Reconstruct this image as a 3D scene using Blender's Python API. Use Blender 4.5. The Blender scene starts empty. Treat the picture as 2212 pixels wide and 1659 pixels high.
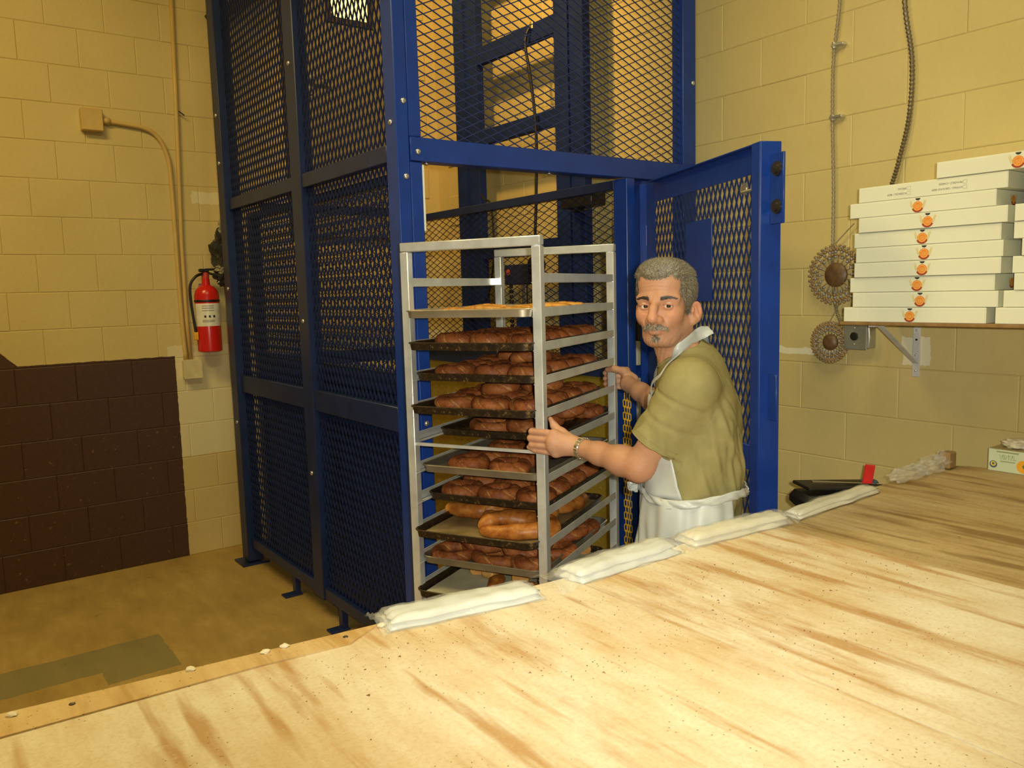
import bpy, bmesh, math, random
import numpy as np
from mathutils import Vector, Matrix, noise
from mathutils.bvhtree import BVHTree
random.seed(7); rng = np.random.default_rng(7)
SC = bpy.context.scene; COL = SC.collection
PI = math.pi

# ------------------------------------------------------------------ camera, world, lights, exposure
cam = bpy.data.cameras.new('camera'); cam_o = bpy.data.objects.new('camera', cam); COL.objects.link(cam_o)
cam.sensor_width = 36; cam.lens = 1748.57 / 2212 * 36; cam.clip_start = 0.02
RIGHT = Vector((.8042, -.5937, -.0274)); DOWN = Vector((-.0905, -.0767, -.9929)); FWD = Vector((.5874, .8010, -.1155))
cm = Matrix((RIGHT, -DOWN, -FWD)).transposed().to_4x4(); cm.translation = (0, 0, 1.57)
cam_o.matrix_world = cm; SC.camera = cam_o
SC.view_settings.view_transform = 'Standard'; SC.view_settings.look = 'None'
SC.view_settings.exposure = 0.0; SC.view_settings.gamma = 1.0; SC.view_settings.use_curve_mapping = False
SC.cycles.use_denoising = True
try: SC.cycles.denoiser = 'OPENIMAGEDENOISE'
except Exception: pass
SC.cycles.max_bounces = 6; SC.cycles.diffuse_bounces = 3; SC.cycles.glossy_bounces = 3; SC.cycles.transparent_max_bounces = 6
wd = bpy.data.worlds.new('world'); SC.world = wd; wd.use_nodes = True
wd.node_tree.nodes['Background'].inputs[0].default_value = (1, .72, .34, 1)
wd.node_tree.nodes['Background'].inputs[1].default_value = .13

def lamp(name, kind, loc, power, color, target=None, **kw):
    l = bpy.data.lights.new(name, kind); l.energy = power; l.color = color
    for k, v in kw.items(): setattr(l, k, v)
    o = bpy.data.objects.new(name, l); COL.objects.link(o); o.location = loc
    if target is not None: o.rotation_euler = (Vector(target) - Vector(loc)).to_track_quat('-Z', 'Y').to_euler()
    return o
flash_loc = Vector((0, 0, 1.57)) + RIGHT * .065 - DOWN * .035
lamp('camera_flash', 'SPOT', flash_loc, 192, (.98, .965, .79), flash_loc + FWD + RIGHT * .13 - DOWN * .05, shadow_soft_size=.018, spot_size=math.radians(84), spot_blend=1.0)
lamp('ceiling_tube_light', 'AREA', (.9, .9, 4.2), 56, (.98, .88, .47), (.9, .95, 0), shape='RECTANGLE', size=2.2, size_y=.5)
lamp('ceiling_tube_light', 'AREA', (-.6, 3.0, 4.2), 78, (1, .74, .26), (-.6, 3.2, 0), shape='RECTANGLE', size=1.6, size_y=.5)
lamp('shaft_lamp', 'SPOT', (1.75, 3.45, 4.15), 165, (1, .60, .16), (2.95, 4.25, 2.75), shadow_soft_size=.07, spot_size=math.radians(92), spot_blend=.6)

# ------------------------------------------------------------------ materials
MATS = {}
def nt_new(name):
    m = bpy.data.materials.new(name); m.use_nodes = True
    nt = m.node_tree; b = nt.nodes['Principled BSDF']
    return m, nt, b
def N(nt, t, **kw):
    n = nt.nodes.new(t)
    for k, v in kw.items():
        if k in n.inputs: n.inputs[k].default_value = v
        else: setattr(n, k, v)
    return n
def math_n(nt, op, a, b=None, clamp=False):
    n = nt.nodes.new('ShaderNodeMath'); n.operation = op; n.use_clamp = clamp
    for i, x in enumerate((a, b)):
        if x is None: continue
        if isinstance(x, (int, float)): n.inputs[i].default_value = x
        else: nt.links.new(x, n.inputs[i])
    return n.outputs[0]
def mixc(nt, fac, a, b, mode='MIX'):
    n = nt.nodes.new('ShaderNodeMix'); n.data_type = 'RGBA'; n.blend_type = mode
    for s, x in ((0, fac), (6, a), (7, b)):
        if isinstance(x, (int, float)): n.inputs[s].default_value = x
        elif isinstance(x, tuple): n.inputs[s].default_value = (*x[:3], 1)
        else: nt.links.new(x, n.inputs[s])
    return n.outputs[2]
def ramp(nt, fac, stops):
    n = nt.nodes.new('ShaderNodeValToRGB'); e = n.color_ramp.elements
    while len(e) < len(stops): e.new(.5)
    for i, (p, c) in enumerate(stops):
        e[i].position = p; e[i].color = (*c, 1) if len(c) == 3 else c
    nt.links.new(fac, n.inputs[0]); return n.outputs[0]
def noise_n(nt, scale, detail=3, vec=None, rough=.55):
    n = N(nt, 'ShaderNodeTexNoise'); n.inputs['Scale'].default_value = scale; n.inputs['Detail'].default_value = detail; n.inputs['Roughness'].default_value = rough
    if vec is not None: nt.links.new(vec, n.inputs['Vector'])
    return n.outputs[0]
def objvec(nt, scale=(1, 1, 1), world=False):
    src = nt.nodes.new('ShaderNodeNewGeometry').outputs['Position'] if world else nt.nodes.new('ShaderNodeTexCoord').outputs['Object']
    mp = nt.nodes.new('ShaderNodeMapping'); mp.inputs['Scale'].default_value = scale
    nt.links.new(src, mp.inputs[0]); return mp.outputs[0]
def bump(nt, b, h, strength=.3, dist=.002):
    n = nt.nodes.new('ShaderNodeBump'); n.inputs['Strength'].default_value = strength; n.inputs['Distance'].default_value = dist
    nt.links.new(h, n.inputs['Height']); nt.links.new(n.outputs[0], b.inputs['Normal'])
def M(name, col=None, rough=.5, metal=0, var=.12, scale=20, bmp=0, bscale=None, spec=.5, **kw):
    if name in MATS: return MATS[name]
    m, nt, b = nt_new(name)
    b.inputs['Roughness'].default_value = rough; b.inputs['Metallic'].default_value = metal
    b.inputs['Specular IOR Level'].default_value = spec
    v = objvec(nt)
    f = noise_n(nt, scale, 4, v)
    lo = tuple(c * (1 - var) for c in col); hi = tuple(min(1, c * (1 + var)) for c in col)
    nt.links.new(ramp(nt, f, [(.3, lo), (.7, hi)]), b.inputs['Base Color'])
    if bmp: bump(nt, b, noise_n(nt, bscale or scale * 3, 3, v), bmp)
    for k, x in kw.items(): b.inputs[k].default_value = x
    MATS[name] = m; return m

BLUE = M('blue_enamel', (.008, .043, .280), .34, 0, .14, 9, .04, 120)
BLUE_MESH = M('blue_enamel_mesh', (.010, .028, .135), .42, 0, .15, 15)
MESH_SHADED = M('shaded_blue_mesh', (.008, .016, .065), .5, 0, .15, 15, spec=.25)  # shade put into the colour: blue mesh darkened for side-facing panels
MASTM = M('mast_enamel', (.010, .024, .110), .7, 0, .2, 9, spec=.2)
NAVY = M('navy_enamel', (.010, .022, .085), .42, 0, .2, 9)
ALU = M('brushed_aluminium', (.80, .83, .85), .32, .62, .13, 14, .05, 90)
ZINC = M('zinc', (.72, .72, .68), .28, .9, .1, 30)
PANALU = M('pan_aluminium', (.60, .56, .46), .38, .85, .14, 12)
BLACKP = M('black_plastic', (.012, .011, .010), .42, 0, .2, 30)
RED = M('extinguisher_red', (.62, .016, .012), .25, 0, .08, 12)
WHITE = M('white_plastic', (.80, .80, .76), .4, 0, .05, 12)
CONDUIT = M('painted_conduit', (.60, .42, .14), .5, 0, .08, 8)
CHROME = M('chrome', (.85, .85, .85), .12, 1, .03, 5)
YCHAIN = M('yellow_plastic', (.85, .50, .02), .4, 0, .1, 20)
DARKBR = M('dark_brown_bar', (.06, .035, .02), .5, 0, .15, 10)

def burnt_mat():
    m, nt, b = nt_new('burnt_pan'); v = objvec(nt)
    n = noise_n(nt, 55, 7, v, .75)
    c = ramp(nt, n, [(.40, (.018, .012, .008)), (.58, (.040, .024, .012)), (.65, (.25, .15, .05)), (.72, (.42, .30, .14))])
    nt.links.new(c, b.inputs['Base Color']); b.inputs['Roughness'].default_value = .38; b.inputs['Metallic'].default_value = .25
    bump(nt, b, noise_n(nt, 70, 4, v), .4); return m
BURNT = burnt_mat()

def wall_mat(name, back):
    m, nt, b = nt_new(name); pos = nt.nodes.new('ShaderNodeNewGeometry').outputs['Position']
    sx = nt.nodes.new('ShaderNodeSeparateXYZ'); nt.links.new(pos, sx.inputs[0])
    big = noise_n(nt, 1.6, 4, pos); fine = noise_n(nt, 45, 4, pos, .65); wob = noise_n(nt, 22, 3, pos)
    wobs = math_n(nt, 'MULTIPLY', math_n(nt, 'SUBTRACT', wob, .5), .035)
    X, Y, Z = [math_n(nt, 'ADD', sx.outputs[i], wobs) for i in range(3)]
    col = ramp(nt, big, [(.3, (.62, .495, .20)), (.7, (.70, .57, .25))])
    col = mixc(nt, math_n(nt, 'MULTIPLY', fine, .22), col, (.42, .32, .16))
    def less(a, v): return math_n(nt, 'LESS_THAN', a, v)
    def more(a, v): return math_n(nt, 'GREATER_THAN', a, v)
    def band(*t):
        r = t[0]
        for q in t[1:]: r = math_n(nt, 'MULTIPLY', r, q)
        return r
    stain = noise_n(nt, 30, 5, pos, .75)
    if back:
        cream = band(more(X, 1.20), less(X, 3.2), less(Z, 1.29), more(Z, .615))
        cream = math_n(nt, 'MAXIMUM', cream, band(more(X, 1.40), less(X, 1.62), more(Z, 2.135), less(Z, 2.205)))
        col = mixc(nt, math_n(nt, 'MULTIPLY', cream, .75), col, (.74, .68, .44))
        # maroon dado, its top edge climbing at the far end
        slope = math_n(nt, 'ADD', math_n(nt, 'MAXIMUM', math_n(nt, 'SUBTRACT', .43, sx.outputs[0]), 0.0), 1.232)
        wb2 = math_n(nt, 'MULTIPLY', wobs, .3); mar = band(math_n(nt, 'LESS_THAN', math_n(nt, 'ADD', sx.outputs[0], wb2), 1.238), math_n(nt, 'LESS_THAN', math_n(nt, 'ADD', sx.outputs[2], wb2), slope))
        chip = band(more(stain, .66), less(Z, .85))
        mcol = mixc(nt, noise_n(nt, 60, 4, pos), (.050, .020, .012), (.085, .036, .020))
        mcol = mixc(nt, math_n(nt, 'MULTIPLY', chip, .5), mcol, (.30, .19, .07))
        col = mixc(nt, mar, col, mcol)
    else:
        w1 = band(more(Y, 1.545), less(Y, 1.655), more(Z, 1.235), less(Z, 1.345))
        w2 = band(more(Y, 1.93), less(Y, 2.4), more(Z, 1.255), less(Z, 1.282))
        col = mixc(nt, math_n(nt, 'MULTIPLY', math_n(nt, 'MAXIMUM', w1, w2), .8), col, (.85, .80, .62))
    spots = band(more(stain, .70), less(Z, 1.3))
    col = mixc(nt, math_n(nt, 'MULTIPLY', spots, .35), col, (.22, .14, .05))
    nt.links.new(col, b.inputs['Base Color']); b.inputs['Roughness'].default_value = .55
    bump(nt, b, fine, .35, .003); return m
WALL_B = wall_mat('painted_block_back', True); WALL_R = wall_mat('painted_block_right', False)

def floor_mat():
    m, nt, b = nt_new('brown_floor'); pos = nt.nodes.new('ShaderNodeNewGeometry').outputs['Position']
    sx = nt.nodes.new('ShaderNodeSeparateXYZ'); nt.links.new(pos, sx.inputs[0])
    st = noise_n(nt, 6, 5, objvec(nt, (1, .35, 1), True), .65)
    col = ramp(nt, st, [(.3, (.33, .22, .065)), (.55, (.44, .30, .095)), (.75, (.52, .38, .14))])
    wob = math_n(nt, 'MULTIPLY', math_n(nt, 'SUBTRACT', noise_n(nt, 9, 3, pos), .5), .03)
    X = math_n(nt, 'ADD', sx.outputs[0], wob); Y = math_n(nt, 'ADD', sx.outputs[1], wob)
    a = math_n(nt, 'MULTIPLY', math_n(nt, 'LESS_THAN', X, .80), math_n(nt, 'MULTIPLY', math_n(nt, 'GREATER_THAN', Y, 3.56), math_n(nt, 'LESS_THAN', Y, 3.97)))
    c = math_n(nt, 'MULTIPLY', math_n(nt, 'LESS_THAN', X, .51), math_n(nt, 'LESS_THAN', Y, 3.70))
    a = math_n(nt, 'MULTIPLY', a, math_n(nt, 'SUBTRACT', 1, c))
    col = mixc(nt, math_n(nt, 'MULTIPLY', a, .65), col, (.17, .17, .085))
    dirt = math_n(nt, 'MULTIPLY', math_n(nt, 'GREATER_THAN', noise_n(nt, 11, 6, pos, .75), .66), .45)
    col = mixc(nt, dirt, col, (.12, .07, .02))
    nt.links.new(col, b.inputs['Base Color']); b.inputs['Roughness'].default_value = .6
    bump(nt, b, noise_n(nt, 60, 4, pos), .2); return m
FLOOR = floor_mat()

def ply_mat(name, c0, c1, c2, dust, seed, dustc):
    m, nt, b = nt_new(name); g = nt.nodes.new('ShaderNodeNewGeometry').outputs['Position']
    mp = nt.nodes.new('ShaderNodeMapping'); mp.inputs['Location'].default_value = (seed, seed * .7, 0); mp.inputs['Scale'].default_value = (1, .11, 1); mp.inputs['Rotation'].default_value = (0, 0, .03)
    nt.links.new(g, mp.inputs[0]); v = mp.outputs[0]
    s1 = noise_n(nt, 16, 6, v, .62); s2 = noise_n(nt, 55, 4, v, .6)
    s = math_n(nt, 'ADD', math_n(nt, 'MULTIPLY', s1, .72), math_n(nt, 'MULTIPLY', s2, .28))
    col = ramp(nt, s, [(.36, c0), (.47, c1), (.62, c2)])
    mp2 = nt.nodes.new('ShaderNodeMapping'); mp2.inputs['Location'].default_value = (seed, 0, 0); mp2.inputs['Scale'].default_value = (1, .45, 1); nt.links.new(g, mp2.inputs[0])
    d1 = noise_n(nt, 5.5, 7, mp2.outputs[0], .68)
    col = mixc(nt, math_n(nt, 'MULTIPLY', ramp(nt, d1, [(.38, (0, 0, 0)), (.62, (1, 1, 1))]), dust), col, dustc)
    mp3 = nt.nodes.new('ShaderNodeMapping'); mp3.inputs['Location'].default_value = (seed * 2, 1, 0); mp3.inputs['Scale'].default_value = (1.7, .20, 1); nt.links.new(g, mp3.inputs[0])
    st = ramp(nt, noise_n(nt, 9, 3, mp3.outputs[0], .55), [(.565, (0, 0, 0)), (.66, (1, 1, 1))])
    col = mixc(nt, math_n(nt, 'MULTIPLY', st, .8), col, c0)
    gr_ = noise_n(nt, 120, 5, g, .75); col = mixc(nt, math_n(nt, 'MULTIPLY', ramp(nt, gr_, [(.48, (0, 0, 0)), (.72, (1, 1, 1))]), .35), col, c0)
    gl_ = noise_n(nt, 70, 6, g, .8); col = mixc(nt, math_n(nt, 'MULTIPLY', ramp(nt, gl_, [(.55, (0, 0, 0)), (.75, (1, 1, 1))]), .5 * dust), col, tuple(min(1, q * 1.08) for q in dustc))
    vo = nt.nodes.new('ShaderNodeTexVoronoi'); vo.inputs['Scale'].default_value = 85; nt.links.new(g, vo.inputs['Vector'])
    sp = math_n(nt, 'LESS_THAN', vo.outputs['Distance'], .13)
    cl = math_n(nt, 'GREATER_THAN', noise_n(nt, 7, 4, g, .6), .56)
    col = mixc(nt, math_n(nt, 'MULTIPLY', math_n(nt, 'MULTIPLY', sp, cl), .7), col, (.20, .10, .03))
    nt.links.new(col, b.inputs['Base Color']); b.inputs['Roughness'].default_value = .55; b.inputs['Specular IOR Level'].default_value = .25
    bump(nt, b, s, .25, .002); return m
PLY1 = ply_mat('pale_plywood', (.46, .25, .085), (.63, .47, .27), (.70, .57, .37), .75, 1.3, (.80, .745, .60))
PLY2 = ply_mat('pale_plywood_two', (.46, .25, .085), (.63, .47, .265), (.71, .58, .38), .9, 4.1, (.81, .755, .61))
PLY3 = ply_mat('dark_worn_plywood', (.22, .125, .042), (.42, .285, .125), (.54, .405, .21), .45, 8.2, (.60, .49, .30))
TRIMW = ply_mat('pale_batten', (.48, .29, .10), (.62, .43, .20), (.68, .50, .25), .15, 2.2, (.74, .60, .38))

# ------------------------------------------------------------------ mesh helpers
class MB:
    def __init__(s): s.v = []; s.f = []; s.m = []; s.mats = []
    def add(s, vs, fs, mi=0):
        o = len(s.v); s.v += [tuple(x) for x in vs]; s.f += [tuple(i + o for i in f) for f in fs]; s.m += [mi] * len(fs)
    def box(s, c, d, rot=None, mi=0, ch=0):
        x, y, z = [k / 2 for k in d]
        if ch:
            ch = min(ch, x * .9, y * .9, z * .9); vs = []
            for sx in (-1, 1):
                for sy in (-1, 1):
                    for sz in (-1, 1):
                        vs += [(sx * (x - ch), sy * (y - ch), sz * z), (sx * (x - ch), sy * y, sz * (z - ch)), (sx * x, sy * (y - ch), sz * (z - ch))]
            bm = bmesh.new(); [bm.verts.new(v) for v in vs]; bmesh.ops.convex_hull(bm, input=bm.verts)
            bmesh.ops.dissolve_limit(bm, angle_limit=.01, verts=bm.verts, edges=bm.edges)
            bm.verts.index_update(); vs = [v.co.copy() for v in bm.verts]; fs = [[v.index for v in f.verts] for f in bm.faces]; bm.free()
        else:
            vs = [(sx * x, sy * y, sz * z) for sx in (-1, 1) for sy in (-1, 1) for sz in (-1, 1)]
            fs = [(0, 1, 3, 2), (4, 6, 7, 5), (0, 4, 5, 1), (2, 3, 7, 6), (0, 2, 6, 4), (1, 5, 7, 3)]
        c = Vector(c)
        s.add([(rot @ Vector(v) if rot else Vector(v)) + c for v in vs], fs, mi); return s
    def bb(s, a, b, mi=0, ch=0):
        return s.box([(p + q) / 2 for p, q in zip(a, b)], [abs(q - p) for p, q in zip(a, b)], None, mi, ch)
    def tube(s, pts, r, n=8, cap=True, mi=0, closed=False):
        pts = [Vector(p) for p in pts]; L = len(pts); rs = r if isinstance(r, (list, tuple)) else [r] * L
        up = None; rings = []
        for i, p in enumerate(pts):
            a = pts[(i - 1) % L] if closed or i else p; b = pts[(i + 1) % L] if closed or i < L - 1 else p
            t = (b - a).normalized()
            if up is None:
                up = Vector((0, 0, 1)) if abs(t.z) < .9 else Vector((1, 0, 0))
            u = (up - t * up.dot(t)).normalized(); w = t.cross(u); up = u
            rings.append([p + (u * math.cos(2 * PI * k / n) + w * math.sin(2 * PI * k / n)) * rs[i] for k in range(n)])
        vs = [v for rg in rings for v in rg]; fs = []
        for i in range(L if closed else L - 1):
            j = (i + 1) % L
            for k in range(n): fs.append((i * n + k, i * n + (k + 1) % n, j * n + (k + 1) % n, j * n + k))
        if cap and not closed: fs += [tuple(range(n))[::-1], tuple((L - 1) * n + k for k in range(n))]
        s.add(vs, fs, mi); return s
    def lathe(s, prof, c=(0, 0, 0), n=24, axis='z', mi=0):
        vs = []; fs = []; c = Vector(c)
        for r, h in prof:
            for k in range(n):
                a = 2 * PI * k / n; p = Vector((r * math.cos(a), r * math.sin(a), h))
                if axis == 'x': p = Vector((p.z, p.x, p.y))
                if axis == 'y': p = Vector((p.y, p.z, p.x))
                vs.append(p + c)
        for i in range(len(prof) - 1):
            for k in range(n): fs.append((i * n + k, i * n + (k + 1) % n, (i + 1) * n + (k + 1) % n, (i + 1) * n + k))
        fs += [tuple(range(n))[::-1], tuple((len(prof) - 1) * n + k for k in range(n))]
        s.add(vs, fs, mi); return s
    def prism(s, poly, z0, z1, mi=0):
        n = len(poly); vs = [(x, y, z0) for x, y in poly] + [(x, y, z1) for x, y in poly]
        s.add(vs, [tuple(range(n))[::-1], tuple(range(n, 2 * n))] + [(k, (k + 1) % n, n + (k + 1) % n, n + k) for k in range(n)], mi); return s
    def mesh(s, name, mats, smooth=False, off=(0, 0, 0)):
        me = bpy.data.meshes.new(name); o = Vector(off)
        me.from_pydata([tuple(Vector(v) - o) for v in s.v], [], s.f)
        for m in (mats if isinstance(mats, (list, tuple)) else [mats]): me.materials.append(m)
        if any(s.m): me.polygons.foreach_set('material_index', s.m)
        bm = bmesh.new(); bm.from_mesh(me); bmesh.ops.recalc_face_normals(bm, faces=bm.faces); bm.to_mesh(me); bm.free()
        if smooth:
            me.polygons.foreach_set('use_smooth', [True] * len(me.polygons))
            if smooth != 'all': me.set_sharp_from_angle(angle=math.radians(40))
        return me
    def build(s, name, mats, parent=None, smooth=False, local=False, origin=None):
        off = (0, 0, 0)
        if origin is not None: off = origin
        elif parent is not None and not local: off = wloc(parent)
        o = bpy.data.objects.new(name, s.mesh(name, mats, smooth, off)); COL.objects.link(o)
        if origin is not None: o.location = Vector(origin) - (wloc(parent) if parent is not None else Vector())
        if parent is not None: o.parent = parent
        return o
def wloc(o):
    p = Vector(o.location)
    while o.parent is not None: o = o.parent; p = p + Vector(o.location)
    return p
def tag(o, label=None, cat=None, group=None, kind=None):
    if label: o['label'] = label
    if cat: o['category'] = cat
    if group: o['group'] = group
    if kind: o['kind'] = kind
    return o
def empty(name, loc, label=None, cat=None, group=None, rz=0):
    o = bpy.data.objects.new(name, None); COL.objects.link(o); o.location = loc; o.rotation_euler = (0, 0, rz); o.empty_display_size = .05
    return tag(o, label, cat, group)
def copy_tree(o, parent=None):
    c = o.copy(); COL.objects.link(c)
    if parent is not None: c.parent = parent
    for ch in list(o.children): copy_tree(ch, c)
    return c
def dome(mb, c, r, axis, mi=0):   # round bolt head on a face: axis is the outward direction
    prof = [(r, 0), (r * .95, r * .25), (r * .7, r * .55), (r * .3, r * .72)]
    q = Vector(axis).to_track_quat('Z', 'Y').to_matrix(); t = MB().lathe(prof, n=12)
    mb.add([q @ Vector(v) + Vector(c) for v in t.v], t.f, mi); return mb

# ------------------------------------------------------------------ setting: floor, walls of blocks, ceiling
XR, YB = 3.13, 5.095
tag(MB().bb((-2.5, -.8, -.1), (XR + .2, YB + .2, 0)).build('floor', FLOOR), 'brown stained floor with a grey green painted patch', kind='structure')
tag(MB().bb((-2.5, -.8, 4.4), (XR + .2, YB + .2, 4.5)).build('ceiling', M('ceiling_paint', (.5, .4, .22), .8)), kind='structure')
wb = tag(MB().bb((-2.5, YB + .006, 0), (XR + .2, YB + .2, 4.4)).build('wall_back', WALL_B, origin=(0, YB, 0)), 'mustard painted block wall with a maroon dado', kind='structure')
wr = tag(MB().bb((XR + .006, -.8, 0), (XR + .2, YB + .006, 4.4)).build('wall_right', WALL_R, origin=(XR, 0, 0)), 'mustard painted block wall behind the box shelf', kind='structure')
def block_mesh(L, H, mat, back):
    g, c, d = .0002, .0040, .012   # half joint, chamfer, depth
    a, h = L / 2 - g, H / 2 - g; vs = []
    for (x, z, y) in ((a, h, .0055), (a, h, .0002), (a - c, h - c, -.0022)):
        vs += [(-x, y, -z), (x, y, -z), (x, y, z), (-x, y, z)]
    fs = [(8, 9, 10, 11)] + [(i + k, i + (k + 1) % 4, i + 4 + (k + 1) % 4, i + 4 + k) for i in (0, 4) for k in range(4)]
    if not back: vs = [(y, x, z) for x, y, z in vs]
    me = bpy.data.meshes.new('block'); me.from_pydata(vs, [], fs); me.materials.append(mat)
    bm = bmesh.new(); bm.from_mesh(me); bmesh.ops.recalc_face_normals(bm, faces=bm.faces)
    ctr = sum((v.co for v in bm.verts), Vector()) / len(bm.verts)
    nrm = bm.faces[0].normal if False else None
    bm.faces.ensure_lookup_table()
    want = Vector((0, -1, 0)) if back else Vector((-1, 0, 0))
    if bm.faces[0].normal.dot(want) < 0: bmesh.ops.reverse_faces(bm, faces=bm.faces)
    bm.to_mesh(me); bm.free(); return me
H = .2032
mb_, mr_ = block_mesh(.293, H, WALL_B, True), block_mesh(.438, H, WALL_R, False)
for k in range(19):
    ph = (.565, .705)[k % 2 == 1] if k != 0 else .565
    ph = .705 if k % 2 == 1 else .565
    for i in range(-5, 9):
        x = ph + (i + .5) * .293
        if x + .1465 > XR: continue
        o = bpy.data.objects.new('block', mb_); COL.objects.link(o); o.parent = wb; o.location = (x, random.uniform(-.001, .0012), (k + .5) * H)
    phr = 2.105 if k % 2 == 1 else 1.89
    for i in range(-4, 7):
        y = phr + (i + .5) * .438
        if y - .22 < .2 or y + .219 > YB: continue
        o = bpy.data.objects.new('block', mr_); COL.objects.link(o); o.parent = wr; o.location = (random.uniform(-.001, .0012), y, (k + .5) * H)

# ------------------------------------------------------------------ expanded metal
def expanded(mb, w, h, put, along_a, L=.08, S=.036, sw=.0046, st=.0052):
    """diamond lattice over 0..w x 0..h; put(a, b, n) -> world point; long way along a or b"""
    LA, LB = (L, S) if along_a else (S, L)
    na, nb = int(w / (LA / 2)), int(h / (LB / 2)); da, db = w / na, h / nb
    for i in range(na):
        for j in range(nb + 1):
            if (i + j) % 2: continue
            for dj in (-1, 1):
                if not 0 <= j + dj <= nb: continue
                a0, b0, a1, b1 = i * da, j * db, (i + 1) * da, (j + dj) * db
                ln = math.hypot(a1 - a0, b1 - b0); px, pb = -(b1 - b0) / ln * sw / 2, (a1 - a0) / ln * sw / 2
                tw = st / 2 * (1 if dj > 0 else .8)
                vs = []
                for (a, b) in ((a0, b0), (a1, b1)):
                    vs += [put(a + px, b + pb, -tw), put(a - px, b - pb, -tw), put(a - px, b - pb, tw), put(a + px, b + pb, tw)]
                mb.add(vs, [(0, 1, 5, 4), (1, 2, 6, 5), (2, 3, 7, 6), (3, 0, 4, 7)])
    return mb

# ------------------------------------------------------------------ blue lift cage
CX, CY = 1.48, 2.69
cage = empty('lift_cage', (CX, CY, 0), 'tall blue steel lift cage with expanded metal panels in the corner', 'lift cage')
def cpart(name, a, b, m=BLUE, ch=.003): return MB().bb(a, b, ch=ch).build(name, m, cage, smooth=True)
TOP = 3.9
cpart('corner_post', (CX, CY, .10), (CX + .052, CY + .085, TOP)); cpart('jamb_angle', (CX + .054, CY + .002, .0), (CX + .106, CY + .05, 2.055))
cpart('corner_angle', (CX + .054, CY + .002, 2.145), (CX + .106, CY + .05, TOP))
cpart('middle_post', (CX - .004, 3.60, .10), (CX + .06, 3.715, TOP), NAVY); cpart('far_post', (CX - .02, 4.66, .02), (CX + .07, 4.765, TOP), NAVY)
cpart('right_post', (3.022, CY, 0), (3.112, CY + .07, TOP)); cpart('hinge_post', (2.748, CY + .012, 0), (2.835, CY + .075, 2.055))
cpart('header_beam', (CX + .0535, CY - .006, 2.057), (3.021, CY + .065, 2.143))
for z0, z1, nm in ((2.058, 2.122, 'side_rail'), (1.03, 1.128, 'kick_rail'), (.108, .165, 'bottom_rail'), (3.62, 3.69, 'side_rail')):
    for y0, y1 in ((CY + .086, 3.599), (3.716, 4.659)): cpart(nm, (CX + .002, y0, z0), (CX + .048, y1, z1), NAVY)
cpart('header_beam', (CX + .107, CY, 3.62), (3.02, CY + .05, 3.70))
for y0, y1 in ((CY + .086, 3.599), (3.716, 4.659)):
    for z0, z1 in ((2.123, 3.62), (1.129, 2.057), (.166, 1.029)):
        expanded(MB(), y1 - y0, z1 - z0, lambda a, b, n, y0=y0, z0=z0: (CX + .024 + n, y0 + a, z0 + b), False, sw=.0048, st=.0062).build('mesh_panel', MESH_SHADED, cage)
expanded(MB(), 3.02 - CX - .107, 1.475, lambda a, b, n: (CX + .107 + a, CY + .025 + n, 2.144 + b), True, sw=.0038, st=.0046).build('mesh_panel', BLUE_MESH, cage)
for y in (3.45, 4.03):
    MB().bb((CX + .012, y - .02, .008), (CX + .04, y + .02, .112)).bb((CX - .05, y - .03, 0), (CX + .045, y + .03, .010), ch=.002).build('foot', NAVY, cage)
MB().bb((CX - .06, 4.64, 0), (CX + .10, 4.80, .012)).build('base_plate', NAVY, cage); MB().bb((CX - .02, CY - .02, 0), (CX + .12, CY + .11, .099)).build('base_plate', NAVY, cage)
MB().bb((3.0, CY - .01, 0), (3.12, CY + .09, .012)).build('base_plate', NAVY, cage)
for c, ax in (((1.514, CY, 2.269), (0, -1, 0)), ((CX, 2.73, 2.196), (-1, 0, 0)), ((1.565, CY - .006, 2.090), (0, -1, 0)), ((1.514, CY, 1.998), (0, -1, 0)), ((1.560, CY + .002, 1.066), (0, -1, 0)),
              ((3.09, CY, 2.525), (0, -1, 0)), ((CX - .004, 3.66, 2.62), (-1, 0, 0)), ((CX - .004, 3.66, 1.45), (-1, 0, 0)), ((CX - .004, 3.66, .72), (-1, 0, 0)), ((CX - .02, 4.71, 2.58), (-1, 0, 0)),
              ((CX - .02, 4.71, 2.32), (-1, 0, 0)), ((CX - .02, 4.70, 1.62), (-1, 0, 0)), ((CX - .02, 4.70, .85), (-1, 0, 0)), ((1.62, CY + .03, 2.056), (0, 0, -1)), ((2.22, CY + .03, 2.056), (0, 0, -1))):
    dome(MB(), c, .0115, ax).build('bolt', ZINC, cage, smooth='all')
MB().bb((CX + .107, CY + .005, 1.80), (CX + .116, CY + .03, 2.045), ch=.002).build('contact_strip', WHITE, cage)
tag(MB().bb((2.722, CY + .02, 1.20), (2.747, CY + .07, 1.315), ch=.003).build('latch_block', M('latch_grey', (.45, .44, .38), .5), cage), 'pale grey latch block on the hinge post')
MB().bb((2.722, CY + .018, 1.316), (2.747, CY + .072, 1.41), ch=.003).build('latch_switch', BLACKP, cage)
MB().bb((2.722, CY + .02, .90), (2.747, CY + .07, 1.14), ch=.003).build('latch_block', M('latch_grey', (.45, .44, .38), .5), cage)

# the open gate, swung out towards the room
gate = empty('gate', (2.737 - CX, 2.655 - CY, 0)); gate.parent = cage
gd = Vector((2.31 - 2.737, 1.68 - 2.655, 0)); GL = gd.length; gate.rotation_euler = (0, 0, math.atan2(gd.y, gd.x))
GZ0, GZ1 = .13, 2.03
def gpart(name, a, b, m=BLUE, ch=.002): return MB().bb(a, b, ch=ch).build(name, m, gate, smooth=True, local=True)
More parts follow.
